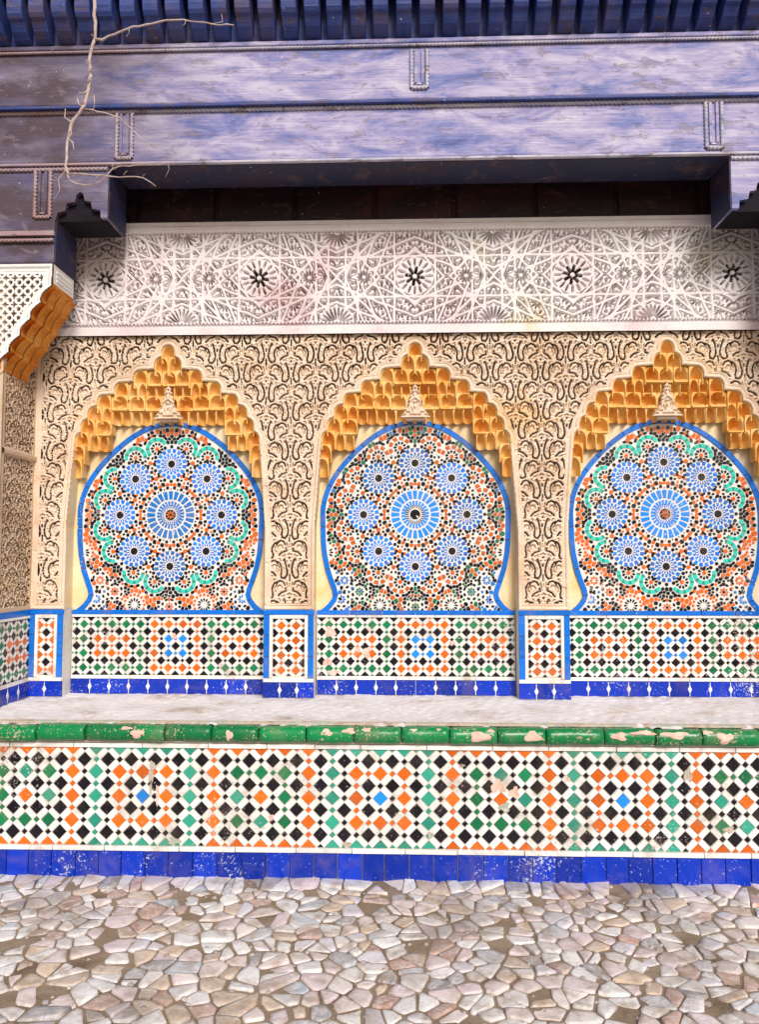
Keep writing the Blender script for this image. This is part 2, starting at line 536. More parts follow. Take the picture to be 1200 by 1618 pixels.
def cobbles():
    sx, sy = 0.078, 0.058
    pts = []
    for r, yy in enumerate(np.arange(-2.5, -0.02, sy)):
        for xx in np.arange(-2.9, 2.9, sx):
            if random.random() < .09:
                continue
            pts.append((xx + (r % 2) * sx * 0.5 + random.uniform(-.62, .62) * sx, min(-0.075 - .03 * random.random(), yy + random.uniform(-.60, .60) * sy)))
    P = np.array(pts)
    pal = [((.74, .61, .59), 6), ((.80, .77, .76), 7), ((.70, .56, .60), 3), ((.42, .48, .56), 2), ((.55, .40, .27), 3), ((.45, .24, .18), 2), ((.26, .26, .28), 2), ((.62, .60, .68), 2), ((.86, .85, .85), 4)]
    bag = [c for c, k in pal for _ in range(k)]
    stones = []
    for n, (x, y) in enumerate(pts):
        if random.random() < 0.045:
            continue
        d = np.hypot(P[:, 0] - x, P[:, 1] - y)
        near = np.argsort(d)[1:16]
        poly = [(x - .2, y - .2), (x + .2, y - .2), (x + .2, y + .2), (x - .2, y + .2)]
        for k in near:
            mx, my = (P[k, 0] + x) / 2, (P[k, 1] + y) / 2
            nx, ny = P[k, 0] - x, P[k, 1] - y
            out = []
            for i in range(len(poly)):
                a, b_ = poly[i - 1], poly[i]
                fa = (a[0] - mx) * nx + (a[1] - my) * ny
                fb = (b_[0] - mx) * nx + (b_[1] - my) * ny
                if (fa <= 0) != (fb <= 0):
                    t = fa / (fa - fb)
                    out.append((a[0] + t * (b_[0] - a[0]), a[1] + t * (b_[1] - a[1])))
                if fb <= 0:
                    out.append(b_)
            poly = out
            if len(poly) < 3:
                break
        if len(poly) < 3:
            continue
        q = []
        for i in range(len(poly)):                     # knock the corners off
            a, b_ = poly[i - 1], poly[i]
            c1 = random.uniform(.03, .20)
            q.append((a[0] + (b_[0] - a[0]) * c1, a[1] + (b_[1] - a[1]) * c1))
            q.append((a[0] + (b_[0] - a[0]) * (1 - c1), a[1] + (b_[1] - a[1]) * (1 - c1)))
        cx = sum(p[0] for p in q) / len(q)
        cy = sum(p[1] for p in q) / len(q)
        gap = random.uniform(0.0015, 0.007) + (.007 if random.random() < .12 else 0)
        loc = []
        for p in q:
            dx, dy = p[0] - cx, p[1] - cy
            d_ = sqrt(dx * dx + dy * dy) + 1e-9
            k = max(.45, 1 - gap * random.uniform(.8, 1.4) / d_)
            loc.append((dx * k, dy * k))
        m = len(loc)
        H = random.uniform(0.002, 0.009)
        sl = (random.uniform(-.10, .10), random.uniform(-.10, .10))
        vs, fs = [], []
        for sc, z in ((1.0, -0.02), (0.99, H * .55), (0.95, H * .92), (0.60, H)):
            for p in loc:
                vs.append((p[0] * sc, p[1] * sc, z + (p[0] * sl[0] + p[1] * sl[1]) * sc + random.uniform(-.0012, .0012)))
        for r in range(3):
            for i in range(m):
                fs.append([r * m + i, r * m + (i + 1) % m, (r + 1) * m + (i + 1) % m, (r + 1) * m + i])
        fs.append([3 * m + i for i in range(m)])
        c = random.choice(bag)
        k = random.uniform(.70, 1.18)
        stones.append((cx, cy, vs, fs, tuple(min(.88, v * k * 1.2) for v in c)))
    def vis(t):
        D = t[1] + 3.28
        ang = abs(t[0] + .055) / D
        return (0 if ang < .56 and D > 2.15 else 1, D + 0.3 * abs(t[0]))
    stones.sort(key=vis)
    def paint(me, cols):
        ca = me.color_attributes.new('tint', 'FLOAT_COLOR', 'POINT')
        ca.data.foreach_set('color', np.array(cols, np.float32).reshape(-1))
    V, F, Cc = [], [], []
    for n, (cx, cy, vs, fs, c) in enumerate(stones):
        if n < 300:
            me = bpy.data.meshes.new('cobblestone')
            me.from_pydata(vs, [], fs)
            me.polygons.foreach_set('use_smooth', [True] * len(fs))
            paint(me, [(*c, 1)] * len(vs))
            obj('cobblestone', me, ground, 'cobble', (cx, cy, 0))
        else:
            i = len(V)
            V += [(v[0] + cx, v[1] + cy, v[2]) for v in vs]
            F += [[i + k for k in f] for f in fs]
            Cc += [(*c, 1)] * len(vs)
    for _ in range(700):                              # loose grit pressed into the mortar
        gx, gy, gr_ = random.uniform(-2.2, 2.2), random.uniform(-1.6, -.012), random.uniform(.004, .013)
        i = len(V)
        m = 6
        c = random.choice(bag)
        for sc, z in ((1, -.004), (.8, gr_ * .45), (.3, gr_ * .6)):
            for k in range(m):
                t = 2 * pi * k / m + .3
                V.append((gx + gr_ * sc * cos(t) * random.uniform(.7, 1.3), gy + gr_ * sc * sin(t) * random.uniform(.6, 1.2), z))
        for r in range(2):
            for k in range(m):
                F.append([i + r * m + k, i + r * m + (k + 1) % m, i + (r + 1) * m + (k + 1) % m, i + (r + 1) * m + k])
        F.append([i + 2 * m + k for k in range(m)])
        Cc += [(c[0] * .5, c[1] * .45, c[2] * .42, 1)] * (3 * m)
    me = bpy.data.meshes.new('far_cobbles')
    me.from_pydata(V, [], F)
    me.polygons.foreach_set('use_smooth', [True] * len(F))
    paint(me, Cc)
    tag(obj('outer_cobbles', me, ground, 'cobble'), kind='stuff')
cobbles()

# ------------------------------------------------------------------ back wall
wall = thing('back_wall', 'carved stucco wall with three mosaic niches above a tiled dado', 'wall', (0, D_WALL, 0))

# outline of a niche: half width as a function of height (lobed pointed arch in tiers)
def zv(v, D=3.98):
    return 1.33 + D * tan(math.atan((809 - v) / 1213) + radians(3.59))
TIER_V = [545, 564, 584, 603, 622, 641, 661, 682, 703, 724]
TIER_W = [0, 11, 45, 76, 104, 119, 130, 139, 145, 149]
TIER_Z = [zv(v) for v in TIER_V]
TIER_X = [q * PX for q in TIER_W]
LOBE = 11 * PX
TIER_X[-1] = NHW - LOBE

def half_width(z):
    best = 0.0
    for x, zt in zip(TIER_X, TIER_Z):
        sp = zt - LOBE * 1.25
        if z <= sp:
            best = max(best, x + LOBE)
        elif z <= zt:
            best = max(best, x + LOBE * sqrt(max(0, 1 - ((z - sp) / (zt - sp)) ** 2)))
    return best

zs = np.concatenate([[1.0, 1.5], np.arange(1.95, TIER_Z[0], 0.006), [TIER_Z[0] - 0.0005]])
OUT = [(half_width(z), z) for z in zs] + [(0.0, TIER_Z[0])]

# -- arabesque cell (dark strokes), digitised in units of 1/8.09 drawing unit around an axis; half-drop lattice
U = PX / 8.09
ST = [([(80, -150), (52, -80), (34, 0), (45, 60), (80, 98), (112, 92)], 15),
      ([(205, -112), (165, -96), (134, -50), (126, 0), (140, 45), (132, 88)], 13),
      ([(190, -62), (165, -36), (172, -2), (192, 10)], 11),
      ([(50, -255), (90, -243), (130, -232), (178, -190)], 14),
      ([(70, 178), (96, 142), (145, 126), (185, 142), (208, 176)], 13),
      ([(112, 222), (128, 190), (160, 180), (190, 198), (192, 240)], 11),
      ([(44, 150), (32, 200), (38, 246)], 11),
      ([(0, 55), (0, 130)], 11), ([(0, 160), (0, 205)], 8),
      ([(0, -80), (0, -62)], 16), ([(0, -168), (0, -166)], 18),
      ([(0, -222), (30, -206)], 11),
      ([(84, -135), (96, -148)], 8), ([(96, -122), (108, -135)], 8),
      ([(62, 222), (62, 232)], 13), ([(28, -130), (36, -128)], 9),
      ([(150, -120), (158, -150), (176, -150)], 8), ([(70, -205), (100, -190), (130, -186)], 8),
      ([(90, 20), (92, -40)], 5)]
AX, AZ = 0.26, 63 * PX
MAJOR = (0, 1, 3, 4, 7, 9, 10, 14)

def arabesque_sdf(which, wf, kx=0.80):
    res = 0.0012
    nx, nz = int(round(AX / res)), int(round(AZ / res))
    gx, gz = np.meshgrid((np.arange(nx) + .5) / nx * AX, (np.arange(nz) + .5) / nz * AZ)
    out = np.full(gx.shape, 1.0)
    for cxn, czn in ((0, 0), (AX, 0), (AX / 2, AZ / 2)):
        for tz in (-2, -1, 0, 1, 2):
            for sgn in (1, -1):
                for pts, wd in [ST[k] for k in which]:
                    for (a, b_), (c, d) in zip(pts[:-1], pts[1:]):
                        q = seg_dist(gx, gz, cxn + sgn * a * U * kx, czn + tz * AZ - b_ * U, cxn + sgn * c * U * kx, czn + tz * AZ - d * U)
                        out = np.minimum(out, q - wd * U * wf)
    return out
ARA = arabesque_sdf(MAJOR, 0.53)
ARB = arabesque_sdf([k for k in range(len(ST)) if k not in MAJOR], 0.62)

def arabesque(X, Z, s=1.0, T=None):
    T = ARA if T is None else T
    h, wd = T.shape
    fx = (X / s / AX) % 1.0 * wd
    fz = (Z / s / AZ) % 1.0 * h
    return T[np.minimum(fz.astype(int), h - 1), np.minimum(fx.astype(int), wd - 1)] * s

def carve_depth(sd, depth):
    """0 on the surface, -depth in the cut strokes, edges slightly rounded"""
    return -depth * sm(0.0016, -0.0018, sd) - 0.007 * np.exp(-np.maximum(sd, 0) / 0.0035)

def niche_dist(X, Z):
    cx = np.array(NICHE_X)
    dx = np.abs(X - cx[np.argmin(np.abs(X[..., None] - cx), -1)])
    d = np.full(X.shape, 9.0)
    near = (dx < NHW + 0.16)
    P, Q = dx[near], Z[near]
    dd = np.full(P.shape, 9.0)
    for (a, b_), (c, e) in zip(OUT[:-1], OUT[1:]):
        dd = np.minimum(dd, seg_dist(P, Q, a, b_, c, e))
    hwz = np.interp(Q, [o[1] for o in OUT], [o[0] for o in OUT])
    hwz[Q > TIER_Z[0]] = 0
    dd = np.where(P < hwz, -dd, dd)
    d[near] = dd
    return d

Z_BAND, Z_FR0, Z_FR1 = 1.076, 2.507, 3.09

def wall_relief():
    res = 0.0025
    xs = np.arange(-SIDE_X, SIDE_X + res / 2, res)
    zz = np.arange(Z_BAND, Z_FR0 + 0.004, res)
    X, Z = np.meshgrid(xs, zz)
    nd = niche_dist(X, Z)
    jig = 0.0012 * waves(X, Z, 0.11, 14, 3)
    sd = arabesque(X + jig + AX / 2 * 0, Z + jig - (1.098 + 0.075))
    # plain frames follow the arch outline, the corners and the bottom
    edge = np.minimum(np.minimum(nd, np.abs(SIDE_X - np.abs(X))), Z - Z_BAND)
    line = np.minimum(np.abs(edge - 0.021) - 0.0022, np.abs(np.minimum(edge, Z_FR0 + .02 - Z) - 0.031) - 0.0016)
    h = carve_depth(np.where(edge < 0.036, 1.0, sd), 0.045)
    sd2 = arabesque(X + jig, Z + jig - (1.098 + 0.075), 1.0, ARB)
    h = np.minimum(h, np.where(edge < 0.036, 0, -0.024 * sm(0.0014, -0.0014, sd2)))
    fold = np.abs(((X / AX * 2) % 2.0) - 1.0) * AX / 2
    fine = waves(fold, (Z - 1.173) % AZ, 0.017, 40, 77, 0.25)
    h -= np.where(edge < 0.036, 0, 0.004 * sm(0.55, 1.1, fine) * sm(0.0025, 0.0045, sd))
    h = np.minimum(h, -0.007 * sm(0.001, -0.001, line))
    h += 0.006 * sm(0.018, 0.010, edge) * sm(-0.002, 0.006, edge)
    h += 0.0022 * waves(X, Z, 0.45, 10, 5) * 0.5
    # small knocks in the surface
    kn = waves(X, Z, 0.05, 20, 9) * waves(X, Z, 0.33, 12, 10)
    h -= 0.006 * sm(2.6, 3.4, kn)
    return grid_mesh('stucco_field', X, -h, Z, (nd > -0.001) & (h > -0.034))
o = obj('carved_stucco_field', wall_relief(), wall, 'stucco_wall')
tag(o, 'peach arabesque stucco carved in scrolling leaves')

# -- frieze
def frieze_relief():
    res = 0.0025
    FP = 0.82
    z0, z1 = Z_FR0, Z_FR1
    xs = np.arange(-SIDE_X, SIDE_X + res / 2, res)
    zz = np.arange(z0, z1 + res / 2, res)
    X, Z = np.meshgrid(xs, zz)
    K = FP / 252.0                                     # drawing unit
    jig = 0.001 * waves(X, Z, 0.09, 14, 23)
    fx = np.abs(((X + jig) / FP + 0.5) % 1.0 - 0.5) * 252.0      # 0 at a star, 126 midway
    zc = (2.568 + 3.045) / 2 + 0.005
    fz = (Z + jig - zc) / K
    az = np.abs(fz)
    HH = 73.0
    dark = np.full(X.shape, 9.0)                       # signed distance (units): negative = cut away
    f = waves(fx * 1.0, az * 1.0, 7.4, 46, 41, 0.2)
    dark = np.minimum(dark, (0.40 - f) * 1.5)          # leaf scroll filling
    def radial(cx, cz, r0, r1, n, wd, ph=0.0, taper=1.0):
        dx, dz = fx - cx, az - cz if cz is not None else fz
        r = np.hypot(dx, dz)
        a = np.arctan2(dz, dx) - ph
        step = 2 * pi / n
        da = (a + step / 2) % step - step / 2
        lat = np.abs(np.sin(da) * r)
        t = np.clip((r - r0) / (r1 - r0), 0, 1)
        wd = np.minimum(wd, 0.26 * step * r)
        d = np.maximum(lat - wd * (1 - 0.5 * taper + 0.5 * taper * np.sin(pi * np.clip(t, .1, .9))), np.maximum(r0 - r, r - r1))
        return d, r
    def put(d, r, rmax):
        nonlocal dark
        dark = np.where(r < rmax, d, dark)
    # small fans at the top and bottom edge between the stars
    d, r = radial(126, 76, 7, 26, 22, 1.2)
    d = np.where((r > 26) & (r < 28), 2, d)
    put(d, r, 28)
    # small stars
    for cx_, cz_ in ((82, 0), (56, 44), (24, 58)):
        big_ = cz_ == 0
        d, r = radial(cx_, cz_, 4, 11, 12 if big_ else 10, 1.2)
        put(np.where(r > 11.5, 2.0, d), r, 13.5)
    # large flowers
    d, r = radial(0, 0, 18, 29, 16, 1.3)
    d = np.where((r > 29) & (r < 31), 2.0, d)
    put(d, r, 31)
    dx, dz = ((X / FP + 0.5) % 1.0 - 0.5) * 252.0, fz
    rr = np.hypot(dx, dz)
    aa = np.arctan2(dz, dx) + 0.18
    st = 2 * pi / 8
    da = (aa + st / 2) % st - st / 2
    lat = np.abs(np.sin(da) * rr)
    pet = np.maximum(lat - 1.9, np.maximum(4.5 - rr, rr - 15.5))
    dark = np.where(rr < 17.5, pet, dark)
    flower = np.where(rr < 17.5, pet, 9)
    # strapwork: plain double lines with a row of beads
    sd = np.full(X.shape, 99.0)
    for deg, rad_ in ((0, 33), (45, 33), (90, 33), (22.5, 62), (67.5, 60), (0, 92), (45, 90), (22.5, 104), (45, 122), (67.5, 86), (-45, 40), (0, 112), (67.5, 38), (22.5, 84)):
        nx_, nz_ = cos(radians(deg)), sin(radians(deg))
        sd = np.minimum(sd, np.abs(fx * nx_ + az * nz_ - rad_))
    rfan = np.hypot(fx - 126, az - 76)
    r82 = np.hypot(fx - 82, az)
    band = np.where(sd < 2.1, 2.0, dark)
    band = np.where((sd >= 2.1) & (sd < 3.5), -1.0, band)
    dark = np.where((sd < 3.5) & (rr > 31) & (rfan > 28) & (r82 > 13), band, dark)
    # chain borders and plain bands
    u = X / K
    ch = np.minimum(np.hypot((u % 6) - 3, az - HH - 5.0) - 1.9, np.hypot(((u + 3) % 6) - 3, az - HH - 5.0 - 3.2) - 1.1)
    ch = np.minimum(ch, np.hypot(((u + 3) % 6) - 3, az - HH - 5.0 + 3.2) - 1.1)
    dark = np.where(az > HH - 1, 2.0, dark)
    dark = np.where(az > HH, ch, dark)
    dark = np.where(az > HH + 9.5, 3.0, dark)
    h = -0.050 * sm(0.7, -0.3, dark) - 0.002 * np.exp(-np.maximum(dark, 0) / 1.2)
    h = np.where(flower < 0.3, h * 1.4, h)
    # plain rails top and bottom stand forward
    rail = np.maximum(sm(2.560, 2.554, Z), sm(3.052, 3.058, Z))
    h = h * (1 - rail) + rail * 0.014
    h -= rail * 0.006 * sm(0.0035, 0.0015, np.abs(Z - 2.5505))
    h += 0.0012 * waves(X, Z, 0.5, 10, 31)
    return grid_mesh('frieze', X, -h - 0.008, Z, h > -0.060)
o = obj('star_frieze', frieze_relief(), wall, 'stucco_frieze')
tag(o, 'pale stucco frieze carved with eight-petalled stars, fans and strapwork')

# -- dark boarding above the frieze
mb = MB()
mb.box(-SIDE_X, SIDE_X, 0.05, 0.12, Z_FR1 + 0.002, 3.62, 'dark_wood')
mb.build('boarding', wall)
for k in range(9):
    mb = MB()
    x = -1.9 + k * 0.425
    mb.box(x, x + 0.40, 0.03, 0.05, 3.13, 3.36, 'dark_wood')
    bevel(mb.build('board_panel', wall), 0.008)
mb = MB()
mb.box(-SIDE_X, SIDE_X, -0.022, 0.05, Z_FR1 + 0.001, Z_FR1 + 0.022, 'stucco_frieze')
mb.build('ledge', wall)
# wall core behind everything, its dark colour painting shade into the pierced carving
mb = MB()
mb.box(-2.4, 2.4, 0.135, 0.4, 0, 3.9, 'recess_shade_core')
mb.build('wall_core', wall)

# ------------------------------------------------------------------ mosaic
MS = 0.00332           # metres per drawing unit of the mosaic
MZ = 1.57              # height of the mosaic's centre

def outline_r(extra=0.0):
    """closed horseshoe outline (x, z), drawing units, counter-clockwise from the low right corner"""
    pts = []
    low = [(152, -152), (147, -149), (139, -142), (132, -133), (130, -127), (132, -118), (136, -108), (143, -87), (148, -62), (150, -40), (150.5, -20)]
    for x, z in low:
        pts.append((x, z))
    for k in range(0, 49):
        t = pi * k / 48
        r = 151 - 9 * sin(2 * t) ** 2
        pts.append((r * cos(t), r * sin(t)))
    for x, z in reversed(low):
        pts.append((-x, z))
    if extra:
        out = []
        n = len(pts)
        for i in range(n):
            a, b_ = pts[max(0, i - 1)], pts[min(n - 1, i + 1)]
            dx, dz = b_[0] - a[0], b_[1] - a[1]
            d = sqrt(dx * dx + dz * dz)
            out.append((pts[i][0] + dz / d * extra, pts[i][1] - dx / d * extra))
        return out
    return pts
RIM_O = outline_r()
RIM_I = outline_r(-8)

def inside(poly, x, z):
    c = False
    j = len(poly) - 1
    for i in range(len(poly)):
        if (poly[i][1] > z) != (poly[j][1] > z) and x < (poly[j][0] - poly[i][0]) * (z - poly[i][1]) / (poly[j][1] - poly[i][1]) + poly[i][0]:
            c = not c
        j = i
    return c

def kite(cx, cz, ang, r0, r1, wd, f=0.5):
    ca, sa = cos(ang), sin(ang)
    rm = r0 + (r1 - r0) * f
    pts = [(r0, 0), (rm, -wd / 2), (r1, 0), (rm, wd / 2)]
    return [(cx + p[0] * ca - p[1] * sa, cz + p[0] * sa + p[1] * ca) for p in pts]

def bar(cx, cz, ang, r0, r1, w0, w1):
    ca, sa = cos(ang), sin(ang)
    pts = [(r0, -w0 / 2), (r1, -w1 / 2), (r1, w1 / 2), (r0, w0 / 2)]
    return [(cx + p[0] * ca - p[1] * sa, cz + p[0] * sa + p[1] * ca) for p in pts]

def oval(cx, cz, ang, a, b_, n=8):
    ca, sa = cos(ang), sin(ang)
    return [(cx + a * cos(2 * pi * k / n) * ca - b_ * sin(2 * pi * k / n) * sa, cz + a * cos(2 * pi * k / n) * sa + b_ * sin(2 * pi * k / n) * ca) for k in range(n)]

def tiles_mesh(tiles, name, ox=0, oz=0):
    mb = MB()
    for c, poly in tiles:
        mb.prism([((p[0] - ox) * MS, (p[1] - oz) * MS) for p in poly], 0, -random.uniform(.0022, .0040), c, 0.0005, 0.05)
    return mb.mesh(name)

def rosette_big(theme):
    t = []
    if theme == 1:
        t.append(('black', oval(0, 0, 0, 8, 8, 16)))
        for k in range(8):
            t.append(('white', kite(0, 0, 2 * pi * k / 8, 1.5, 8.6, 2.6)))
    else:
        t.append(('black', oval(0, 0, 0, 8.5, 8.5, 16)))
    n = 24
    for k in range(n):
        a = 2 * pi * k / n
        t.append(('black' if theme == 1 else 'mid_blue', kite(0, 0, a, 9.3, 16, 1.9)))
        t.append(('sky_blue', bar(0, 0, a + pi / n, 14.5, 22, 2.3, 3.8)))
        t.append(('sky_blue', bar(0, 0, a, 25, 38, 4.6, 7.0)))
        t.append(('black', oval(*(43.5 * cos(a + pi / n), 43.5 * sin(a + pi / n)), a, 2.8, 2.8, 7)))
        t.append(('black' if k % 3 else 'orange', kite(0, 0, a, 39.5, 43.5, 2.6)))
    return t

def star_cap():
    return [('orange', kite(0, 0, 2 * pi * k / 8, 1.2, 7.6, 3.0)) for k in range(8)]

def rosette_small():
    t = [('black', oval(0, 0, 0, 5.8, 5.8, 14))]
    n = 16
    for k in range(n):
        a = 2 * pi * k / n
        t.append(('mid_blue', kite(0, 0, a + pi / n, 6.8, 13, 2.1)))
        t.append(('sky_blue', bar(0, 0, a, 12.0, 17.0, 2.5, 3.9)))
        t.append(('mid_blue' if k % 2 else 'sky_blue', bar(0, 0, a + pi / n, 18.4, 24.4, 4.6, 6.2)))
        t.append(('black', oval(28.0 * cos(a), 28.0 * sin(a), a, 3.0, 2.9, 7)))
    return t
SAT = [(82 * cos(k * pi / 4), 82 * sin(k * pi / 4)) for k in range(8)]
SMALL = [(109 * cos(k * pi / 4 + s * radians(12.6)), 109 * sin(k * pi / 4 + s * radians(12.6))) for k in range(8) for s in (-1, 1)]
MESH_SMALL = tiles_mesh(rosette_small(), 'rosette')
MESH_BIG = [tiles_mesh(rosette_big(0), 'rosette'), tiles_mesh(rosette_big(1), 'rosette')]
mbc = MB()
for c, poly in star_cap():
    mbc.prism([(p[0] * MS, p[1] * MS) for p in poly], -0.0042, -0.0056, c, 0.0004, 0.02)
MESH_CAP = mbc.mesh('star_tiles')

def tessellate(tiles, free):
    """grow the filling pieces until they nearly touch their neighbours"""
    C = np.array([(sum(p[0] for p in q) / len(q), sum(p[1] for p in q) / len(q)) for c, q in tiles])
    out = []
    for n, (c, q) in enumerate(tiles):
        if not free[n]:
            out.append((c, q))
            continue
        x, z = C[n]
        rad = 3.7 if c == 'black' else 4.5
        poly = oval(x, z, atan2(z, x) + .2, rad * 1.08, rad * .95, 9)
        d = np.hypot(C[:, 0] - x, C[:, 1] - z)
        blk = [(C[k, 0], C[k, 1], .5, .45) for k in np.argsort(d)[1:12]]
        for cx, cz, cr in [(0, 0, 46.5)] + [(a, b_, 31.0) for a, b_ in SAT]:
            dd = sqrt((x - cx) ** 2 + (z - cz) ** 2)
            if dd < cr + 6:
                blk.append((cx, cz, cr / dd, .1))
        for bx, bz, f, gp in blk:
            nx, nz = bx - x, bz - z
            ln = sqrt(nx * nx + nz * nz) + 1e-9
            nx, nz = nx / ln, nz / ln
            lim = ln * f - gp if f == .5 else ln * (1 - f) - gp
            res = []
            for i in range(len(poly)):
                a, b_ = poly[i - 1], poly[i]
                fa = (a[0] - x) * nx + (a[1] - z) * nz - lim
                fb = (b_[0] - x) * nx + (b_[1] - z) * nz - lim
                if (fa <= 0) != (fb <= 0):
                    t = fa / (fa - fb)
                    res.append((a[0] + t * (b_[0] - a[0]), a[1] + t * (b_[1] - a[1])))
                if fb <= 0:
                    res.append(b_)
            if len(res) >= 3:
                poly = res
        if all(inside(RIM_I, *p) for p in poly):
            out.append((c, poly))
        else:
            out.append((c, q))
    return out

def mosaic_tiles(theme, seed):
    rnd = random.Random(seed)
    t = []
    occ = []
    rib = 'turquoise' if theme == 0 else 'orange'
    acc = 'orange' if theme == 0 else 'green'
    lim = outline_r(-10.5)
    free = []
    def add(c, poly, r=None, grow=False):
        x = sum(p[0] for p in poly) / len(poly)
        z = sum(p[1] for p in poly) / len(poly)
        if not all(inside(lim, *p) for p in poly):
            return False
        t.append((c, poly))
        free.append(grow)
        occ.append((x, z, r if r else max(sqrt((p[0] - x) ** 2 + (p[1] - z) ** 2) for p in poly)))
        return True
    occ.append((0, 0, 46))
    for s in SAT:
        occ.append((s[0], s[1], 31.2))
    # small ten-point stars
    for x, z in SMALL:
        base = atan2(z, x)
        add('orange', oval(x, z, base, 3.4, 3.4, 8))
        for k in range(10):
            add('black', kite(x, z, base + 2 * pi * k / 10, 4.6, 11.0, 4.6, 0.62), 2.6)
        occ.append((x, z, 11.5))
    for x, z in SMALL:
        base = atan2(z, x)
        for k in range(-9, 10):
            a = base + radians(k * 13.0)
            for rr, c, wa, wb in ((15.6, rib, 2.3, 1.9), (21.8, 'black', 3.5, 2.5)):
                px, pz = x + rr * cos(a), z + rr * sin(a)
                if any((px - q[0]) ** 2 + (pz - q[1]) ** 2 < (rr - 2.2) ** 2 for q in SMALL if (q[0] - x) ** 2 + (q[1] - z) ** 2 > 1):
                    continue
                if any((px - q[0]) ** 2 + (pz - q[1]) ** 2 < 34.0 ** 2 for q in SAT):
                    continue
                if rr > 20 and (px * px + pz * pz < 112 ** 2 or k % 2):
                    continue
                cc = c if c == 'black' else (c if k % 3 else ('teal' if theme == 0 else 'white'))
                add(cc, bar(x, z, a, rr - 3.2, rr + 2.6, 2.7, 3.9) if rr < 20 else oval(px, pz, a + pi / 2, wa, wb))
    # connecting stars between the rosettes
    for k in range(8):
        a = (k + .5) * pi / 4
        for r, rad, n in ((90, 8.6, 8), (63, 8.2, 8)):
            x, z = r * cos(a), r * sin(a)
            add('orange', oval(x, z, a, 3.6, 3.6, 8))
            for q in range(n):
                b_ = a + 2 * pi * q / n
                add('black' if r == 90 or q % 2 else 'orange', oval(x + rad * cos(b_), z + rad * sin(b_), b_, 2.5, 2.0, 6))
        a = k * pi / 4
        add('orange', oval(49 * cos(a), 49 * sin(a), a, 2.4, 3.2, 6))
    # half rosettes of the lower field and spandrel motifs
    for sx in (-1, 1):
        for x, z in ((56, -143), (141, -60)):
            for q in range(12):
                add('black', kite(sx * x, z, 2 * pi * q / 12, 4.5, 11.5, 3.4, .6), 3)
            for q in range(16):
                b_ = 2 * pi * q / 16
                add(acc if q % 2 else 'orange', oval(sx * x + 16 * cos(b_), z + 16 * sin(b_), b_, 2.4, 2.4, 6))
            occ.append((sx * x, z, 13))
        for x, z, c in ((112, -104, 'orange' if theme == 0 else 'sky_blue'), (117, -134, 'sky_blue'), (0 if sx > 0 else 1e6, -146, acc), (88, -122, acc)):
            if x > 1e5:
                continue
            for q in range(8):
                b_ = 2 * pi * q / 8
                add(c, kite(sx * x, z, b_, 2, 7.5, 3.6, .55), 2.5)
                add('black', oval(sx * x + 11.5 * cos(b_ + .39), z + 11.5 * sin(b_ + .39), b_ + .39 + pi / 2, 3, 2))
                add(c if q % 2 else 'black', oval(sx * x + 17 * cos(b_), z + 17 * sin(b_), b_, 2.4, 2.2, 6))
    # eight-fold filling with dots and lozenges
    r = 46.0
    row = 0
    row_pass = 0
    while r < 216 or row_pass < 2:
        if r >= 216:
            r, row, row_pass = 46.0, 0, row_pass + 1
        n = max(3, int(pi / 8 * r / (6.2, 3.0, 2.0)[row_pass]))
        for k in range(n):
            a0 = (k + (0.5 if row % 2 else 0.0)) / n * pi / 8
            q = rnd.random()
            far = r > 122
            c = 'black' if q < (.42, .6, .75)[row_pass] else ('orange' if q < (.90 if theme == 0 else .78) else (acc if q < .93 else ('sky_blue' if theme == 1 else 'white')))
            if r < 76:
                c = 'orange' if (k + row) % 2 else 'black'
            elif r > 126 and row_pass == 0:
                c = ('orange', 'black', 'orange', acc)[(k + row) % 4]
            for oc in range(8):
                for sg in (1, -1):
                    a = oc * pi / 4 + sg * a0
                    x, z = r * cos(a), r * sin(a)
                    rad = (3.3, 2.5, 1.7)[row_pass]
                    if abs(x) > 150 or z < -150 or z > 150:
                        continue
                    if any((x - u[0]) ** 2 + (z - u[1]) ** 2 < (u[2] + rad - .15) ** 2 for u in occ):
                        continue
                    if rnd.random() < (0.0 if theme == 0 else 0.03):
                        continue
                    add(c, oval(x, z, a + (pi / 2 if row % 2 else 0), rad * (1.15 if c == 'black' else 1), rad * .92, 7 if c == 'black' else 6), None, True)
        r += 2.0
        row += 1
    return tessellate(t, free)

def rim_tiles(parent, ox, y):
    n = len(RIM_O)
    step = 3
    i = 0
    while i < n - 1:
        j = min(n - 1, i + step)
        if n - 1 - j < 2:
            j = n - 1
        out = [RIM_O[k] for k in range(i, j + 1)]
        inn = [RIM_I[k] for k in range(i, j + 1)]
        poly = out + inn[::-1]
        cx = sum(p[0] for p in poly) / len(poly)
        cz = sum(p[1] for p in poly) / len(poly)
        mb = MB()
        pl = []
        for p in poly:
            dx, dz = p[0] - cx, p[1] - cz
            pl.append((dx * .985 * MS, dz * .985 * MS))
        mb.prism(pl, 0, -0.012, 'rim_blue', 0.0012, 0.01)
        mb.build('rim_tile', parent, (ox + cx * MS, y, MZ + cz * MS))
        i = j

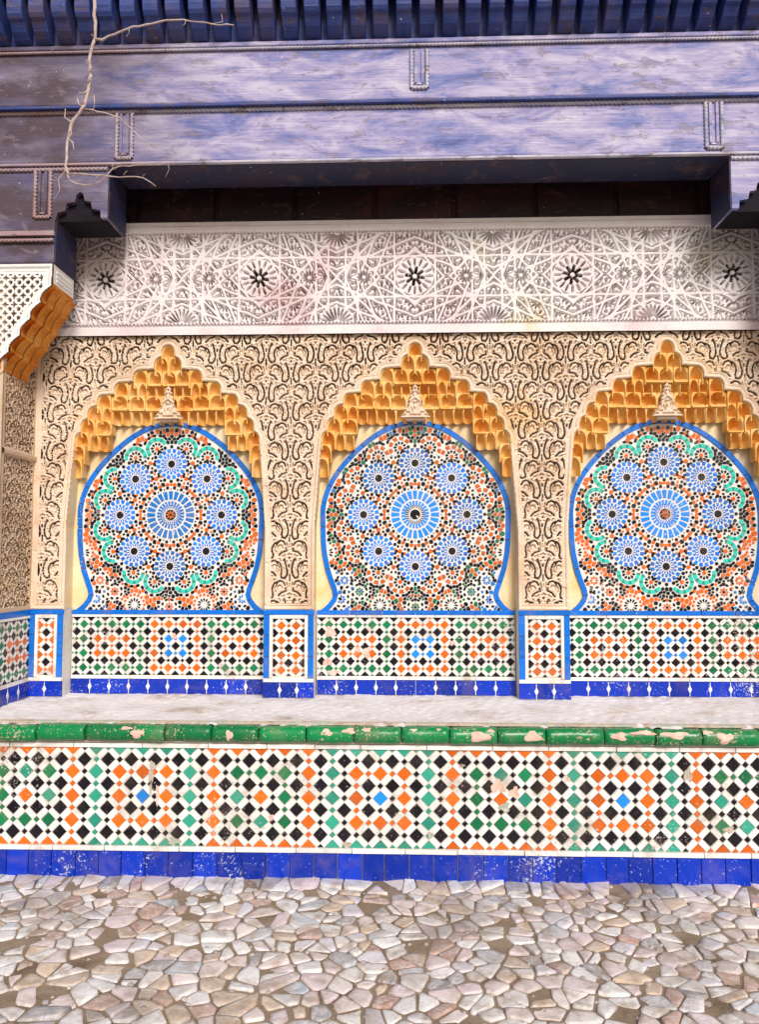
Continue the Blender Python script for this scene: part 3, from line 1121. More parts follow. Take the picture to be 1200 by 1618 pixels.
# -- muqarnas cells
def cell_mesh(wd, h, d, lip, mats):
    """a small hooded niche: front plate with an arched opening, concave behind it; origin at the top centre"""
    a, sp, top = .90, .38, .96
    bp = [(-a, 0.0), (-a, sp * .5)]
    for k in range(0, 13):
        t = pi - pi * k / 12
        zz = sp + (top - sp) * (sin(t) ** 0.85 if sin(t) > 0 else 0)
        bp.append((a * cos(t), zz))
    bp += [(a, sp * .5), (a, 0.0)]
    n = len(bp)
    V, F, Mi = [], [], []
    rings = (1.0, .94, .8, .58, .3, 0.02)
    for r in rings:
        for (x, z) in bp:
            zz = z if z <= sp else sp + r * (z - sp)
            V.append((x * r * wd / 2, d * sqrt(max(0, 1 - r * r)), (zz - 1) * h))
    for r in range(len(rings) - 1):
        for k in range(n - 1):
            F.append([r * n + k, r * n + k + 1, (r + 1) * n + k + 1, (r + 1) * n + k])
            Mi.append(0)
    # front plate between the arch and the rectangle
    base = len(V)
    for (x, z) in bp:
        if z <= sp * .6:
            X, Zr = (-1 if x < 0 else 1), z
        else:
            ang = atan2((z - sp) / (1 - sp), x)
            cxx, szz = cos(ang), sin(ang)
            k = 1 / max(abs(cxx), abs(szz))
            X, Zr = cxx * k, sp + (1 - sp) * max(0, szz * k)
        V.append((X * wd / 2, 0, (Zr - 1) * h))
    for k in range(n - 1):
        F.append([base + k, base + k + 1, k + 1, k])
        Mi.append(1)
    # skirt to the back
    b2 = len(V)
    for k in range(n):
        v = V[base + k]
        V.append((v[0], 0.065, v[2]))
    for k in range(n - 1):
        F.append([b2 + k, b2 + k + 1, base + k + 1, base + k])
        Mi.append(1)
    if lip:
        mb = MB()
        i = len(V)
        V += [(x, y, z) for x in (-wd * .46, wd * .46) for y in (-0.006, d * .9) for z in (-h * 1.0 - .006, -h * .97)]
        for q in ((0, 1, 3, 2), (4, 6, 7, 5), (0, 4, 5, 1), (2, 3, 7, 6), (0, 2, 6, 4), (1, 5, 7, 3)):
            F.append([i + k for k in q])
            Mi.append(1)
    me = bpy.data.meshes.new('muqarnas_cell')
    me.from_pydata(V, [], F)
    for k in mats:
        me.materials.append(MATS[k])
    me.polygons.foreach_set('material_index', Mi)
    me.polygons.foreach_set('use_smooth', [q == 0 for q in Mi])
    me.update()
    return me
CELL_N = cell_mesh(LOBE * 2, 30 * PX, 0.060, False, ('ochre', 'ochre'))
CELL_CACHE = {}

def muqarnas(parent, ox):
    for k, (x, z) in enumerate(zip(TIER_X, TIER_Z)):
        for sg in ((1, -1) if x > 0.02 else (0,)):
            obj('muqarnas_cell', CELL_N, parent, None, (ox + sg * x, 0.006 + .0004 * k, z))
        span = x - LOBE
        if span < 0.01:
            continue
        n = max(1, int(round(2 * span / ((15 if k % 2 else 26) * PX))))
        wd = 2 * span / n
        key = round(wd, 4)
        if key not in CELL_CACHE:
            CELL_CACHE[key] = cell_mesh(wd, (27 if k % 2 else 23) * PX, 0.056, k % 2 == 0, ('ochre', 'ochre'))
        for q in range(n):
            cx = -span + (q + .5) * wd
            dx, dz = max(0, abs(cx) - wd * .3) / MS, (z - 23 * PX - MZ) / MS
            if sqrt(dx * dx + dz * dz) < (153 if wd > 20 * PX else 147) - 9 * sin(2 * atan2(dz, dx + 1e-6)) ** 2:
                continue
            dep = 0.010 + 0.034 * min(1.0, (x - abs(cx)) / (80 * PX))
            obj('muqarnas_cell', CELL_CACHE[key], parent, None, (ox + cx, dep + .0003 * (q % 3), z - .001 * k))

# -- carved finial over the mosaic
def finial_mesh():
    res = 0.002
    X, Z = np.meshgrid(np.arange(-0.11, 0.1101, res), np.arange(0, 0.19, res))
    x = np.abs(X) / PX
    z = Z / PX
    hw = np.interp(z, [0, 5, 6, 14, 22, 32, 40, 46, 52, 55], [24, 24, 19, 15, 11, 9, 6.5, 5, 3, 0.5]) + 1.2 * np.cos(z * 0.9)
    out = x - hw
    sd = np.full(X.shape, 9.0)
    for pts in ([(0, 44), (0, 47)], [(4, 10), (8, 18), (5, 26), (0, 30)], [(0, 12), (4, 18), (3, 24), (0, 22)], [(9, 8), (14, 8)],
                [(3, 34), (5, 38), (2, 41)], [(16, 4), (26, 3)], [(0, 4), (8, 4)], [(11, 14), (11, 20)]):
        for a, c in zip(pts[:-1], pts[1:]):
            sd = np.minimum(sd, seg_dist(x, z, a[0], a[1], c[0], c[1]) - 1.3)
    h = -0.014 * sm(.4, -.5, sd) - 0.010 * sm(-3, 0, out)
    return grid_mesh('finial', X, -h, Z, out < 0)
FINIAL = finial_mesh()

NICHE_LABEL = ['left niche: turquoise scalloped mosaic rosettes under an ochre muqarnas arch',
               'middle niche: worn orange and green mosaic rosettes under an ochre muqarnas arch',
               'right niche: turquoise scalloped mosaic rosettes, cut by the picture edge']
TILESETS = [mosaic_tiles(0, 3), mosaic_tiles(1, 4), None]
MOS = [tiles_mesh(TILESETS[0], 'mosaic'), tiles_mesh(TILESETS[1], 'mosaic')]
for n, cx in enumerate(NICHE_X):
    # plaster back and reveal of the niche
    mb = MB()
    mb.face([(cx - NHW, RECESS, 1.04), (cx + NHW, RECESS, 1.04), (cx + NHW, RECESS, 1.5), (cx - NHW, RECESS, 1.5)], 'niche_plaster')
    for (a, z0), (c, z1) in zip(OUT[1:-1], OUT[2:]):
        mb.face([(cx - a, RECESS, z0), (cx + a, RECESS, z0), (cx + c, RECESS, z1), (cx - c, RECESS, z1)], 'niche_plaster')
    for sg in (1, -1):
        for (a, z0), (c, z1) in zip(OUT[:-1], OUT[1:]):
            q = [(cx + sg * a, 0.0, max(z0, Z_BAND + .001)), (cx + sg * a, RECESS, max(z0, Z_BAND + .001)), (cx + sg * c, RECESS, z1), (cx + sg * c, 0.0, z1)]
            mb.face(q if sg > 0 else q[::-1], 'niche_plaster')
    niche = mb.build('arched_niche', wall)
    tag(niche, NICHE_LABEL[n])
    # mosaic slab
    mb = MB()
    mb.prism([(p[0] * MS, p[1] * MS) for p in RIM_I], 0, -0.006, 'mosaic_grout')
    mb.build('mosaic_bed', niche, (cx, RECESS, MZ))
    yt = RECESS - 0.006
    th = 1 if n == 1 else 0
    tag(obj('mosaic_tiles', MOS[th], niche, None, (cx, yt, MZ)), kind='stuff')
    obj('rosette', MESH_BIG[th], niche, None, (cx, yt, MZ))
    if th == 0:
        obj('star_tiles', MESH_CAP, niche, None, (cx, yt, MZ))
    for s in SAT:
        obj('rosette', MESH_SMALL, niche, None, (cx + s[0] * MS, yt, MZ + s[1] * MS))
    rim_tiles(niche, cx, RECESS - 0.001)
    muqarnas(niche, cx)
    obj('finial', FINIAL, niche, 'stucco_wall', (cx, RECESS - 0.092, MZ + 151 * MS))
    mb = MB()
    mb.box(-0.05, 0.05, .012, .085, -.004, .008, 'stucco_wall')
    mb.build('finial_base', niche, (cx, RECESS - 0.089, MZ + 150 * MS - .004))

# ------------------------------------------------------------------ dado
P_D = 0.0755
def dado_colour(i, j):
    if (i % 2) == 0 and (j % 2) == 0:
        return 'black'
    c, r = (i - 1) // 2, (j - 1) // 2              # column 0..12, row 0..3 (from below)
    edge = r in (0, 3) or r < 0 or r > 3
    if c <= 4:
        return 'green' if edge or c <= 0 or c == 4 else 'orange'
    if c <= 8:
        return 'orange' if edge or c in (5, 8) else 'sky_blue'
    return 'green' if edge or c == 9 or c >= 13 else 'orange'

def base_tiles(parent, x0, x1, y, z0, z1, n, front=0.008, chipped=False):
    wd = (x1 - x0) / n
    inl = MB()
    for k in range(n):
        mb = MB()
        g = 0.0012
        hz = (z1 - z0) / 2
        mb.prism([(-wd / 2 + g, -hz), (wd / 2 - g, -hz), (wd / 2 - g, hz), (-wd / 2 + g, hz)], 0, -front * random.uniform(.9, 1.1), 'cobalt', 0.0015, 0.01)
        mb.build('base_tile', parent, (x0 + (k + .5) * wd, y, (z0 + z1) / 2))
        xx = x0 + (k + 1) * wd if k < n - 1 else None
        if xx:
            zc = (z0 + z1) / 2
            inl.prism([(xx + .011, zc), (xx, zc + .022), (xx - .011, zc), (xx, zc - .022)], y - front, y - front - .0022, 'white', .0008, .02)
            inl.box(xx - .0016, xx + .0016, y - front - .0012, y - front, z0 + .003, z1 - .003, 'white')
    if inl.f:
        tag(inl.build('diamond_inlays', parent), kind='stuff')

Z_B1, Z_F0 = 0.710, 0.729
Z_F1 = Z_F0 + 4 * P_D
DADO = []
LAB_D = ['dado panel of small diamond tiles under the left niche', 'chipped dado panel of small diamond tiles under the middle niche', 'dado panel of small diamond tiles under the right niche']
for n, cx in enumerate(NICHE_X):
    x0, x1 = cx - NHW + .004, cx + NHW - .004
    mb = MB()
    mb.box(x0, x1, RECESS - .004, RECESS + .03, Z_SEAT - .02, 1.039, 'grout')
    d = tag(mb.build('dado_panel', wall), LAB_D[n])
    DADO.append(d)
    y = RECESS - .0042
    zellij(d, x0 + .004, x1 - .004, Z_F0, Z_F1, P_D, cx - 13 * P_D / 2, Z_F0, dado_colour, y, 0.0035)
    base_tiles(d, x0 + .001, x1 - .001, y, Z_SEAT + .002, Z_B1 - .001, 10)
    for zz0, zz1, c, nm, nn, pr in ((Z_B1, Z_F0 - .001, 'white', 'white_border_strip', 5, .007), (Z_F1 + .001, Z_F1 + .014, 'white', 'white_border_strip', 5, .007),
                                    (Z_F1 + .0145, Z_F1 + .038, 'rim_blue', 'blue_border_strip', 6, .010)):
        for k in range(nn):
            mb = MB()
            L_ = (x1 - x0) / nn
            hz = (zz1 - zz0) / 2
            mb.prism([(-L_ / 2 + .001, -hz), (L_ / 2 - .001, -hz), (L_ / 2 - .001, hz), (-L_ / 2 + .001, hz)], 0, -pr, c, .001, .004)
            mb.build(nm, d, (x0 + (k + .5) * L_, y, (zz0 + zz1) / 2))

def pilaster(x0, x1, label):
    mb = MB()
    mb.box(x0, x1, 0, RECESS + .03, Z_SEAT - .02, Z_BAND, 'grout')
    d = tag(mb.build('pilaster_dado', wall), label)
    y = -.0002
    wd = x1 - x0
    bw = .030
    ncol = max(1, int(round((wd - 2 * bw - .04) / P_D)))
    fx0, fx1 = x0 + bw + .018, x1 - bw - .018
    cxm = (fx0 + fx1) / 2
    zellij(d, fx0, fx1, Z_F0 + .012, 1.030, P_D, cxm, Z_F0 + .002, lambda i, j: 'orange' if i % 2 else 'black', y, .0035)
    base_tiles(d, x0 - .003, x1 + .003, y, Z_SEAT + .002, Z_B1, max(2, int(wd / .085)))
    for side in (0, 1):
        xa = x0 if side == 0 else x1 - bw
        for k in range(3):
            z0 = Z_B1 + .02 + k * .11
            z1 = min(z0 + .108, 1.050)
            mb = MB()
            mb.prism([(-bw / 2 + .001, 0), (bw / 2 - .001, 0), (bw / 2 - .001, z1 - z0), (-bw / 2 + .001, z1 - z0)], 0, -.009, 'rim_blue', .0012, .004)
            mb.build('border_tile', d, (xa + bw / 2, y, z0))
    for (a, b_, z0, z1, c, nm) in ((x0 + bw + .001, fx0 - .002, Z_B1 + .02, 1.050, 'white', 'white_border_strip'), (fx1 + .002, x1 - bw - .001, Z_B1 + .02, 1.050, 'white', 'white_border_strip'),
                                   (fx0 - .002, fx1 + .002, 1.032, 1.050, 'white', 'white_border_strip'), (x0, x1, Z_B1 + .001, Z_B1 + .019, 'white', 'white_border_strip'),
                                   (x0 - .002, x1 + .002, 1.052, Z_BAND - .001, 'rim_blue', 'blue_border_strip')):
        mb = MB()
        mb.prism([(a, z0), (b_, z0), (b_, z1), (a, z1)], y, y - .008, c, .001)
        mb.build(nm, d)
pilaster(-.779, -.521, 'narrow orange and black tiled pilaster between the left and middle niches')
pilaster(.521, .779, 'narrow orange and black tiled pilaster between the middle and right niches')
pilaster(-1.998, -1.821, 'tiled pilaster in the left corner')
pilaster(1.821, 1.998, 'tiled pilaster in the right corner')

# ------------------------------------------------------------------ side walls (local x runs along the wall, front is -y)
def side_wall(loc, rz, label, share=None):
    t = thing('side_wall', label, 'wall', loc, rz, 'side walls of the alcove')
    if share:
        for src in share.children:
            c = src.copy()
            COL.objects.link(c)
            c.parent = t
            for s2 in src.children:
                g = s2.copy()
                COL.objects.link(g)
                g.parent = c
        return t
    Lw = D_WALL - .33
    mb = MB()
    mb.box(0, Lw + .3, .05, .60, 0, 3.6, 'recess_shade_core')  # same shade-dark core colour behind the carved panel
    mb.box(0, .012, .002, .05, Z_SEAT, 3.0, 'stucco_side')
    mb.box(.001, Lw, .004, .05, 0, 1.06, 'grout')
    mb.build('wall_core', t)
    res = .003
    X, Z = np.meshgrid(np.arange(0, Lw, res), np.arange(Z_BAND, 3.25, res))
    sd = arabesque(X + .05, Z + .02, .72)
    edge = np.minimum(np.minimum(X, Lw - X), Z - Z_BAND)
    edge = np.minimum(edge, np.abs(Z - 1.86))
    sd = np.minimum(sd, arabesque(X + .05, Z + .02, .72, ARB) + .001)
    h = carve_depth(np.where(edge < .022, 1, sd), .032)
    h += .012 * sm(.016, .010, np.abs(Z - 1.86))
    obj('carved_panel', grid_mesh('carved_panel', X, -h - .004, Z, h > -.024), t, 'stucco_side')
    mb = MB()
    mb.box(.002, Lw - .002, -.002, .004, Z_SEAT - .02, 1.074, 'grout')
    d = mb.build('dado_panel', t)
    y = -.0022
    zellij(d, .01, Lw - .012, Z_F0, Z_F1, P_D, .01, Z_F0, lambda i, j: 'black' if i % 2 == 0 and j % 2 == 0 else ('green' if (j // 2) % 3 == 0 or (i // 2) % 5 == 0 else 'orange'), y, .0035)
    base_tiles(d, .004, Lw - .012, y, Z_SEAT + .002, Z_B1 - .001, 3)
    for z0, z1, c, nm in ((Z_B1, Z_F0 - .001, 'white', 'white_border_strip'), (Z_F1 + .001, Z_F1 + .014, 'white', 'white_border_strip'), (Z_F1 + .0145, Z_BAND - .001, 'rim_blue', 'blue_border_strip')):
        mb = MB()
        mb.prism([(.004, z0), (Lw - .012, z0), (Lw - .012, z1), (.004, z1)], y, y - .008, c, .001)
        mb.build(nm, d)
    return t
sw = side_wall((-SIDE_X, .33, 0), pi / 2, 'left side wall of the alcove, tan carved stucco above diamond tiles')
side_wall((SIDE_X, D_WALL, 0), -pi / 2, 'right side wall of the alcove, tan carved stucco above diamond tiles', sw)

# ------------------------------------------------------------------ bench
bench = thing('bench', 'long built-in bench tiled in diamonds with a green edge and blue plinth', 'bench', (0, 0, 0))
BX = 2.34
mb = MB()
mb.box(-BX, BX, .012, D_WALL + .09, -.05, .585, 'grout')
mb.build('bench_core', bench)
PB = 0.101
def bench_colour(i, j):
    if i % 2 and j % 2:
        return 'black'
    c, r = i // 2, j // 2                            # r: 0 bottom edge .. 4 top edge
    m = (c - 6) % 10
    if r in (0, 4):
        return {0: 'teal', 1: 'teal', 9: 'teal', 2: 'teal', 8: 'teal'}.get(m, 'orange')
    if m in (9, 0, 1):
        return 'sky_blue' if (m == 0 and r == 2) else 'orange'
    if m in (2, 8):
        return 'teal'
    if m in (3, 7):
        return 'orange'
    if m == 5 and r == 2:
        return 'orange'
    return 'green' if (c * 7 + r * 3) % 4 else 'teal'
ZB0 = .130
zellij(bench, -BX + .02, BX - .02, ZB0, ZB0 + 4 * PB, PB, -1.170 - 6 * PB, ZB0, bench_colour, .0118, .005, 300, -.05)
# blue plinth
x = -BX
k = 0
while x < BX - .02:
    L_ = random.uniform(.092, .106)
    L_ = min(L_, BX - x)
    mb = MB()
    dz = random.uniform(-.004, .004)
    z0 = -.02
    mb.prism([(-L_ / 2 + .0012, z0), (L_ / 2 - .0012, z0), (L_ / 2 - .0012, .1065), (-L_ / 2 + .0012, .1065)], .012, .0125 - random.uniform(.016, .020), 'cobalt', .002, .012)
    mb.build('plinth_tile', bench, (x + L_ / 2, 0, 0))
    x += L_
for z0, z1 in ((.108, .1285), (ZB0 + 4 * PB + .0015, ZB0 + 4 * PB + .020)):
    x = -BX
    while x < BX - .02:
        L_ = min(random.uniform(.18, .32), BX - x)
        mb = MB()
        mb.prism([(-L_ / 2 + .001, z0), (L_ / 2 - .001, z0), (L_ / 2 - .001, z1 + random.uniform(-.002, 0)), (-L_ / 2 + .001, z1 + random.uniform(-.002, 0))], .012, .006 - random.uniform(.004, .007), 'white', .0012, .01)
        mb.build('white_border_strip', bench, (x + L_ / 2, 0, 0))
        x += L_
# rough mortar joints around the green edge
def rough_strip(z0, z1, y0, amp, seed, name, mat='rough_mortar'):
    X, Z = np.meshgrid(np.arange(-BX, BX, .012), np.linspace(z0, z1, 6))
    h = amp * (waves(X, Z, .05, 14, seed) * .5 + waves(X, Z, .3, 8, seed + 1) * .5)
    t = (Z - z0) / (z1 - z0)
    Y = y0 - amp * 1.5 * np.sin(pi * t) - h * np.sin(pi * t) + 0.02 * (1 - np.sin(pi * t))
    obj(name, grid_mesh(name, X, Y, Z + .25 * h * np.sin(pi * t), None, True), bench, mat)
rough_strip(.552, .572, .004, .006, 61, 'mortar_joint')
# green half-round edge tiles
def edge_profile(n=10):
    pts = []
    for k in range(n + 1):
        a = -pi / 2 + pi * .98 * k / n
        pts.append((-.030 * cos(a) - .004, .597 + .034 * sin(a)))
    return pts
x = -BX - .05
lens = []
while x < BX:
    L_ = random.choice([.19, .20, .21, .20, .14, .24])
    prof = edge_profile()
    dz, dy = random.uniform(-.003, .003), random.uniform(-.004, .003)
    nx = 14
    xs_ = np.linspace(.002, L_ - .003, nx)
    V, F = [], []
    ph = random.uniform(0, 6)
    for xi in xs_:
        e = 1 - .10 * (1 if xi in (xs_[0], xs_[-1]) else 0)
        for (yy, zz) in prof:
            V.append((xi, yy * e + dy + .0015 * sin(xi * 40 + ph), .597 + (zz - .597) * e + dz + .0012 * sin(xi * 27 + ph)))
        V.append((xi, .05, .628 + dz))
        V.append((xi, .05, .565 + dz))
    m_ = len(prof) + 2
    for a in range(nx - 1):
        for q in range(m_):
            F.append([a * m_ + q, (a + 1) * m_ + q, (a + 1) * m_ + (q + 1) % m_, a * m_ + (q + 1) % m_])
    F.append(list(range(m_)))
    F.append([(nx - 1) * m_ + q for q in range(m_)][::-1])
    me = bpy.data.meshes.new('edge_tile')
    me.from_pydata(V, [], F)
    me.polygons.foreach_set('use_smooth', [True] * (len(F) - 2) + [False, False])
    me.update()
    obj('edge_tile', me, bench, 'edge_green', (x, 0, 0))
    x += L_
# chipped patches on the green edge (bare clay and mortar repairs)
CHIPS = [(-1.185, .600, .055, .036, 1), (-.795, .597, .03, .05, 1), (-1.235, .622, .05, .016, 1), (-.385, .610, .05, .034, 1), (-.29, .618, .055, .026, 1), (-.215, .622, .04, .02, 1),
         (-.02, .622, .03, .014, 1), (.085, .624, .02, .012, 1), (.255, .598, .085, .045, 0), (.475, .600, .075, .045, 0), (.93, .618, .10, .022, 1), (.83, .604, .06, .034, 1),
         (1.06, .612, .11, .030, 1), (1.26, .600, .07, .050, 1), (1.19, .622, .04, .02, 1), (-.40, .585, .02, .012, 1), (.30, .622, .03, .016, 1)]
for n, (cx, cz, wd, hh, c) in enumerate(CHIPS):
    V, F = [], []
    nn = 14
    a0 = math.asin(max(-1, min(1, (cz - .597) / .034)))
    for ring, rr in enumerate((1.0, .8, .4)):
        for k in range(nn):
            t = 2 * pi * k / nn
            j = 1 + .28 * sin(3 * t + n) * (ring < 2) + random.uniform(-.12, .12)
            xx = wd / 2 * rr * j * cos(t)
            aa = a0 + hh / 2 * rr * j * sin(t) / .034
            aa = max(-1.5, min(1.55, aa))
            rad = .0345 + (.0 if ring == 0 else .0022 + random.uniform(-.0008, .0012))
            V.append((xx, -.004 - .0305 / .034 * rad * cos(aa), .597 + rad * sin(aa)))
    for r in range(2):
        for k in range(nn):
            F.append([r * nn + k, r * nn + (k + 1) % nn, (r + 1) * nn + (k + 1) % nn, (r + 1) * nn + k])
    F.append([2 * nn + k for k in range(nn)])
    me = bpy.data.meshes.new('chip')
    me.from_pydata(V, [], F)
    me.update()
    obj('chip', me, bench, 'chip_clay', (cx, 0, 0))
# broken places in the tiling, bare mortar showing
def broken_patch(parent, x, y, z, wd, hh, mat, n, name='broken_patch'):
    rnd = random.Random(500 + n)
    nn = 16
    V, F = [], []
    for ring, (rr, dy) in enumerate(((1.0, .002), (.86, -.0068), (.45, -.0060))):
        for k in range(nn):
            t = 2 * pi * k / nn
            j = 1 + .25 * sin(3 * t + n) + .15 * sin(5 * t + 2 * n) + rnd.uniform(-.12, .12)
            V.append((wd / 2 * rr * j * cos(t), dy + rnd.uniform(-.0008, .0008), hh / 2 * rr * j * sin(t)))
    for r in range(2):
        for k in range(nn):
            F.append([r * nn + k, r * nn + (k + 1) % nn, (r + 1) * nn + (k + 1) % nn, (r + 1) * nn + k])
    F.append([2 * nn + k for k in range(nn)])
    me = bpy.data.meshes.new(name)
    me.from_pydata(V, [], F)
    me.update()
    obj(name, me, parent, mat, (x, y, z))
for n, (px_, pz_, wd, hh, mt) in enumerate([(-1.135, .40, .022, .13, 'rough_mortar'), (-1.105, .335, .016, .10, 'chip_clay'), (-1.13, .46, .03, .04, 'rough_mortar'), (.335, .386, .07, .055, 'chip_clay'),
        (.40, .36, .05, .05, 'chip_clay'), (.36, .30, .045, .045, 'rough_mortar'), (-.30, .142, .04, .03, 'rough_mortar'), (.05, .185, .03, .03, 'rough_mortar'), (-1.03, .148, .06, .03, 'rough_mortar'),
        (.62, .42, .03, .03, 'chip_clay'), (1.12, .44, .04, .06, 'rough_mortar'), (1.28, .22, .05, .03, 'rough_mortar'), (-.62, .25, .02, .03, 'chip_clay'), (.18, .47, .03, .02, 'rough_mortar')]):
    broken_patch(bench, px_, .0118, pz_, wd, hh, mt, n)
for n, (px_, pz_, wd, hh) in enumerate([(-.445, .955, .06, .055), (-.46, .80, .05, .04), (-.30, .865, .03, .035), (-.255, .85, .045, .06), (-.43, .745, .06, .03), (.19, .90, .03, .025)]):
    broken_patch(DADO[1], px_, RECESS - .0042, pz_, wd, hh, 'chip_clay', 40 + n)
for n, (px_, pz_, wd, hh) in enumerate([(-1.27, .93, .03, .03), (-.92, .86, .022, .02)]):
    broken_patch(DADO[0], px_, RECESS - .0042, pz_, wd, hh, 'chip_clay', 60 + n)
# seat slab
X, Yg = np.meshgrid(np.arange(-BX, BX, .012), np.linspace(.004, D_WALL + .098, 60))
h = .003 * waves(X, Yg, .35, 14, 71) + .0016 * waves(X, Yg, .06, 20, 72)
rim = sm(.10, .0, Yg)
Zs = Z_SEAT - .001 + h - .008 * sm(.05, .0, Yg) + rim * .004 * waves(X, Yg, .08, 16, 73)
obj('seat_top', grid_mesh('seat_top', X, Yg, Zs, None, True), bench, 'seat_cement')
mb = MB()
mb.box(-BX, BX, .05, D_WALL + .09, .585, .612, 'seat_cement')
mb.build('seat_bed', bench)
rough_strip(.622, .640, .035, .006, 81, 'mortar_bead')

# ------------------------------------------------------------------ timber lintel
LX = 2.9
lintel = thing('timber_lintel', 'painted blue and lavender timber lintel with rope mouldings on stepped ends', 'lintel', (0, Y_LINTEL, 3.273))
lintel.scale = (KL, KL, KL)
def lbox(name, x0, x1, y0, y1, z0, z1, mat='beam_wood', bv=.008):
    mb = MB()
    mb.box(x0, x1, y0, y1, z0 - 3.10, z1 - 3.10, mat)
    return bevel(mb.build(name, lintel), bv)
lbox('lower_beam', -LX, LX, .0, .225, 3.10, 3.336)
lbox('soffit_shade_board', -1.36, 1.36, .010, .218, 3.084, 3.0985, 'shade_navy_wood', .003)  # added board, shade of the lintel underside put into its colour
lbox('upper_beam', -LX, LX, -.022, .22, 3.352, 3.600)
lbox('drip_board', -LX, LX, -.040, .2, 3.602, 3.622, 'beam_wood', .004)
lbox('fillet', -LX, LX, -.030, .2, 3.337, 3.351, 'bracket_wood', .003)
lbox('lower_fillet', -LX, LX, -.008, .02, 3.088, 3.0995, 'rope_wood', .003)

def rope(name, pts, r=.0085, pitch=.020, mat='rope_wood'):
    """twisted rope moulding along a polyline in the XZ plane"""
    V, F = [], []
    for (x0, y0, z0), (x1, y1, z1) in zip(pts[:-1], pts[1:]):
        L_ = sqrt((x1 - x0) ** 2 + (z1 - z0) ** 2)
        dx, dz = (x1 - x0) / L_, (z1 - z0) / L_
        n = max(2, int(L_ / pitch * 6))
        base = len(V)
        for k in range(n + 1):
            s = L_ * k / n
            for q in range(8):
                a = 2 * pi * q / 8
                rr = r * (1 + .26 * cos(2 * a - 2 * pi * s / pitch))
                u, v = rr * cos(a), rr * sin(a)
                V.append((x0 + dx * s - dz * u, y0 - v, z0 + dz * s + dx * u))
        for k in range(n):
            for q in range(8):
                F.append([base + k * 8 + q, base + k * 8 + (q + 1) % 8, base + (k + 1) * 8 + (q + 1) % 8, base + (k + 1) * 8 + q])
    me = bpy.data.meshes.new(name)
    me.from_pydata(V, [], F)
    me.polygons.foreach_set('use_smooth', [True] * len(F))
    me.update()
    return obj(name, me, lintel, mat)
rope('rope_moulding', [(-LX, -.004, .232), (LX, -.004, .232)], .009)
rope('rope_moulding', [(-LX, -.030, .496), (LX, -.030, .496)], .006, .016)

def pendant(cx, y, zt, zb, hw=.034):
    rope('rope_pendant', [(cx - hw, y - .004, zt), (cx - hw, y - .004, zb), (cx + hw, y - .004, zb), (cx + hw, y - .004, zt)], .0085, .017)
    for a in (-1, 1):
        mb = MB()
        mb.box(cx + a * hw * .42 - .006, cx + a * hw * .42 + .006, y - .008, y + .004, zb + .022, zt, 'beam_wood')
        mb.build('pendant_fillet', lintel)
    mb = MB()
    mb.box(cx - hw * .42, cx + hw * .42, y - .005, y + .004, zb + .016, zb + .022, 'rope_wood')
    mb.build('pendant_tip', lintel)
pendant(.018, -.022, 3.575 - 3.1, 3.402 - 3.1)
for s in (-1, 1):
    pendant(s * 1.30, 0, 3.325 - 3.1, 3.118 - 3.1)
    pendant(s * 1.665, .004, 3.075 - 3.1, 2.855 - 3.1)

# stepped ends under the lintel
for s in (-1, 1):
    # third tier: board with a lobed cut
    prof = [(1.60, 2.84), (2.9, 2.84), (2.9, 3.086), (1.335, 3.086), (1.335, 2.85), (1.365, 2.85), (1.368, 2.885), (1.405, 2.892), (1.412, 2.925), (1.440, 2.930), (1.447, 2.962), (1.462, 2.970),
            (1.477, 2.958), (1.484, 2.925), (1.520, 2.918), (1.528, 2.885), (1.562, 2.875), (1.570, 2.842)]
    prof = [(p[0] + (.036 if p[0] < 1.6 else .012), p[1]) if p[0] < 2 else p for p in prof]
    poly = [(s * p[0], p[1] - 3.10) for p in prof]
    if s > 0:
        pass
    else:
        poly = poly[::-1]
    mb = MB()
    n = len(poly)
    mb.v = [(p[0], .004, p[1]) for p in poly] + [(p[0], .215, p[1]) for p in poly]
    mb.mi('beam_wood')
    mb.f = [list(range(n)), [n + k for k in range(n)][::-1]] + [[k, n + k, n + (k + 1) % n, (k + 1) % n] for k in range(n)]
    mb.m = [0] * len(mb.f)
    mb.build('bracket_board', lintel)
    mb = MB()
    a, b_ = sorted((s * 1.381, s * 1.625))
    mb.box(a, b_, .030, .205, 2.846 - 3.1, 3.0 - 3.1, 'cut_shade_black')  # added near-black block, paints the shade seen through the cut
    mb.build('cut_shade_block', lintel)
    rope('rope_moulding', [(s * 1.371, .0, 3.072 - 3.1), (s * LX, .0, 3.072 - 3.1)] if s > 0 else [(-LX, .0, -.028), (-1.371, .0, -.028)], .008)
    lbox('end_shade_board', *sorted((s * 1.3645, s * 1.3705)), .006, .214, 2.852, 3.084, 'shade_navy_wood', .001)  # added thin boards, shade of the end faces painted in navy
    lbox('end_shade_board', *sorted((s * 1.5985, s * 1.6045)), .002, .214, 2.647, 2.836, 'shade_navy_wood', .001)
    # fourth tier: beam end on the stucco corbel
    a, b_ = (1.605, 2.9) if s > 0 else (-2.9, -1.605)
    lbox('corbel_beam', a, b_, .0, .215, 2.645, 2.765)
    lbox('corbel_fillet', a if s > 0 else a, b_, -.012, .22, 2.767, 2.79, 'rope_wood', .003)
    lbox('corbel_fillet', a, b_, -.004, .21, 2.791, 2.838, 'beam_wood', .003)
    rope('rope_moulding', [(a, -.012, 2.745 - 3.1), (b_, -.012, 2.745 - 3.1)], .0075)
# inner beam and the alcove ceiling
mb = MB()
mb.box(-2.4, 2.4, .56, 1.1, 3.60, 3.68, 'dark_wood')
tag(mb.build('ceiling'), 'dark timber ceiling of the alcove', None, None, 'structure')

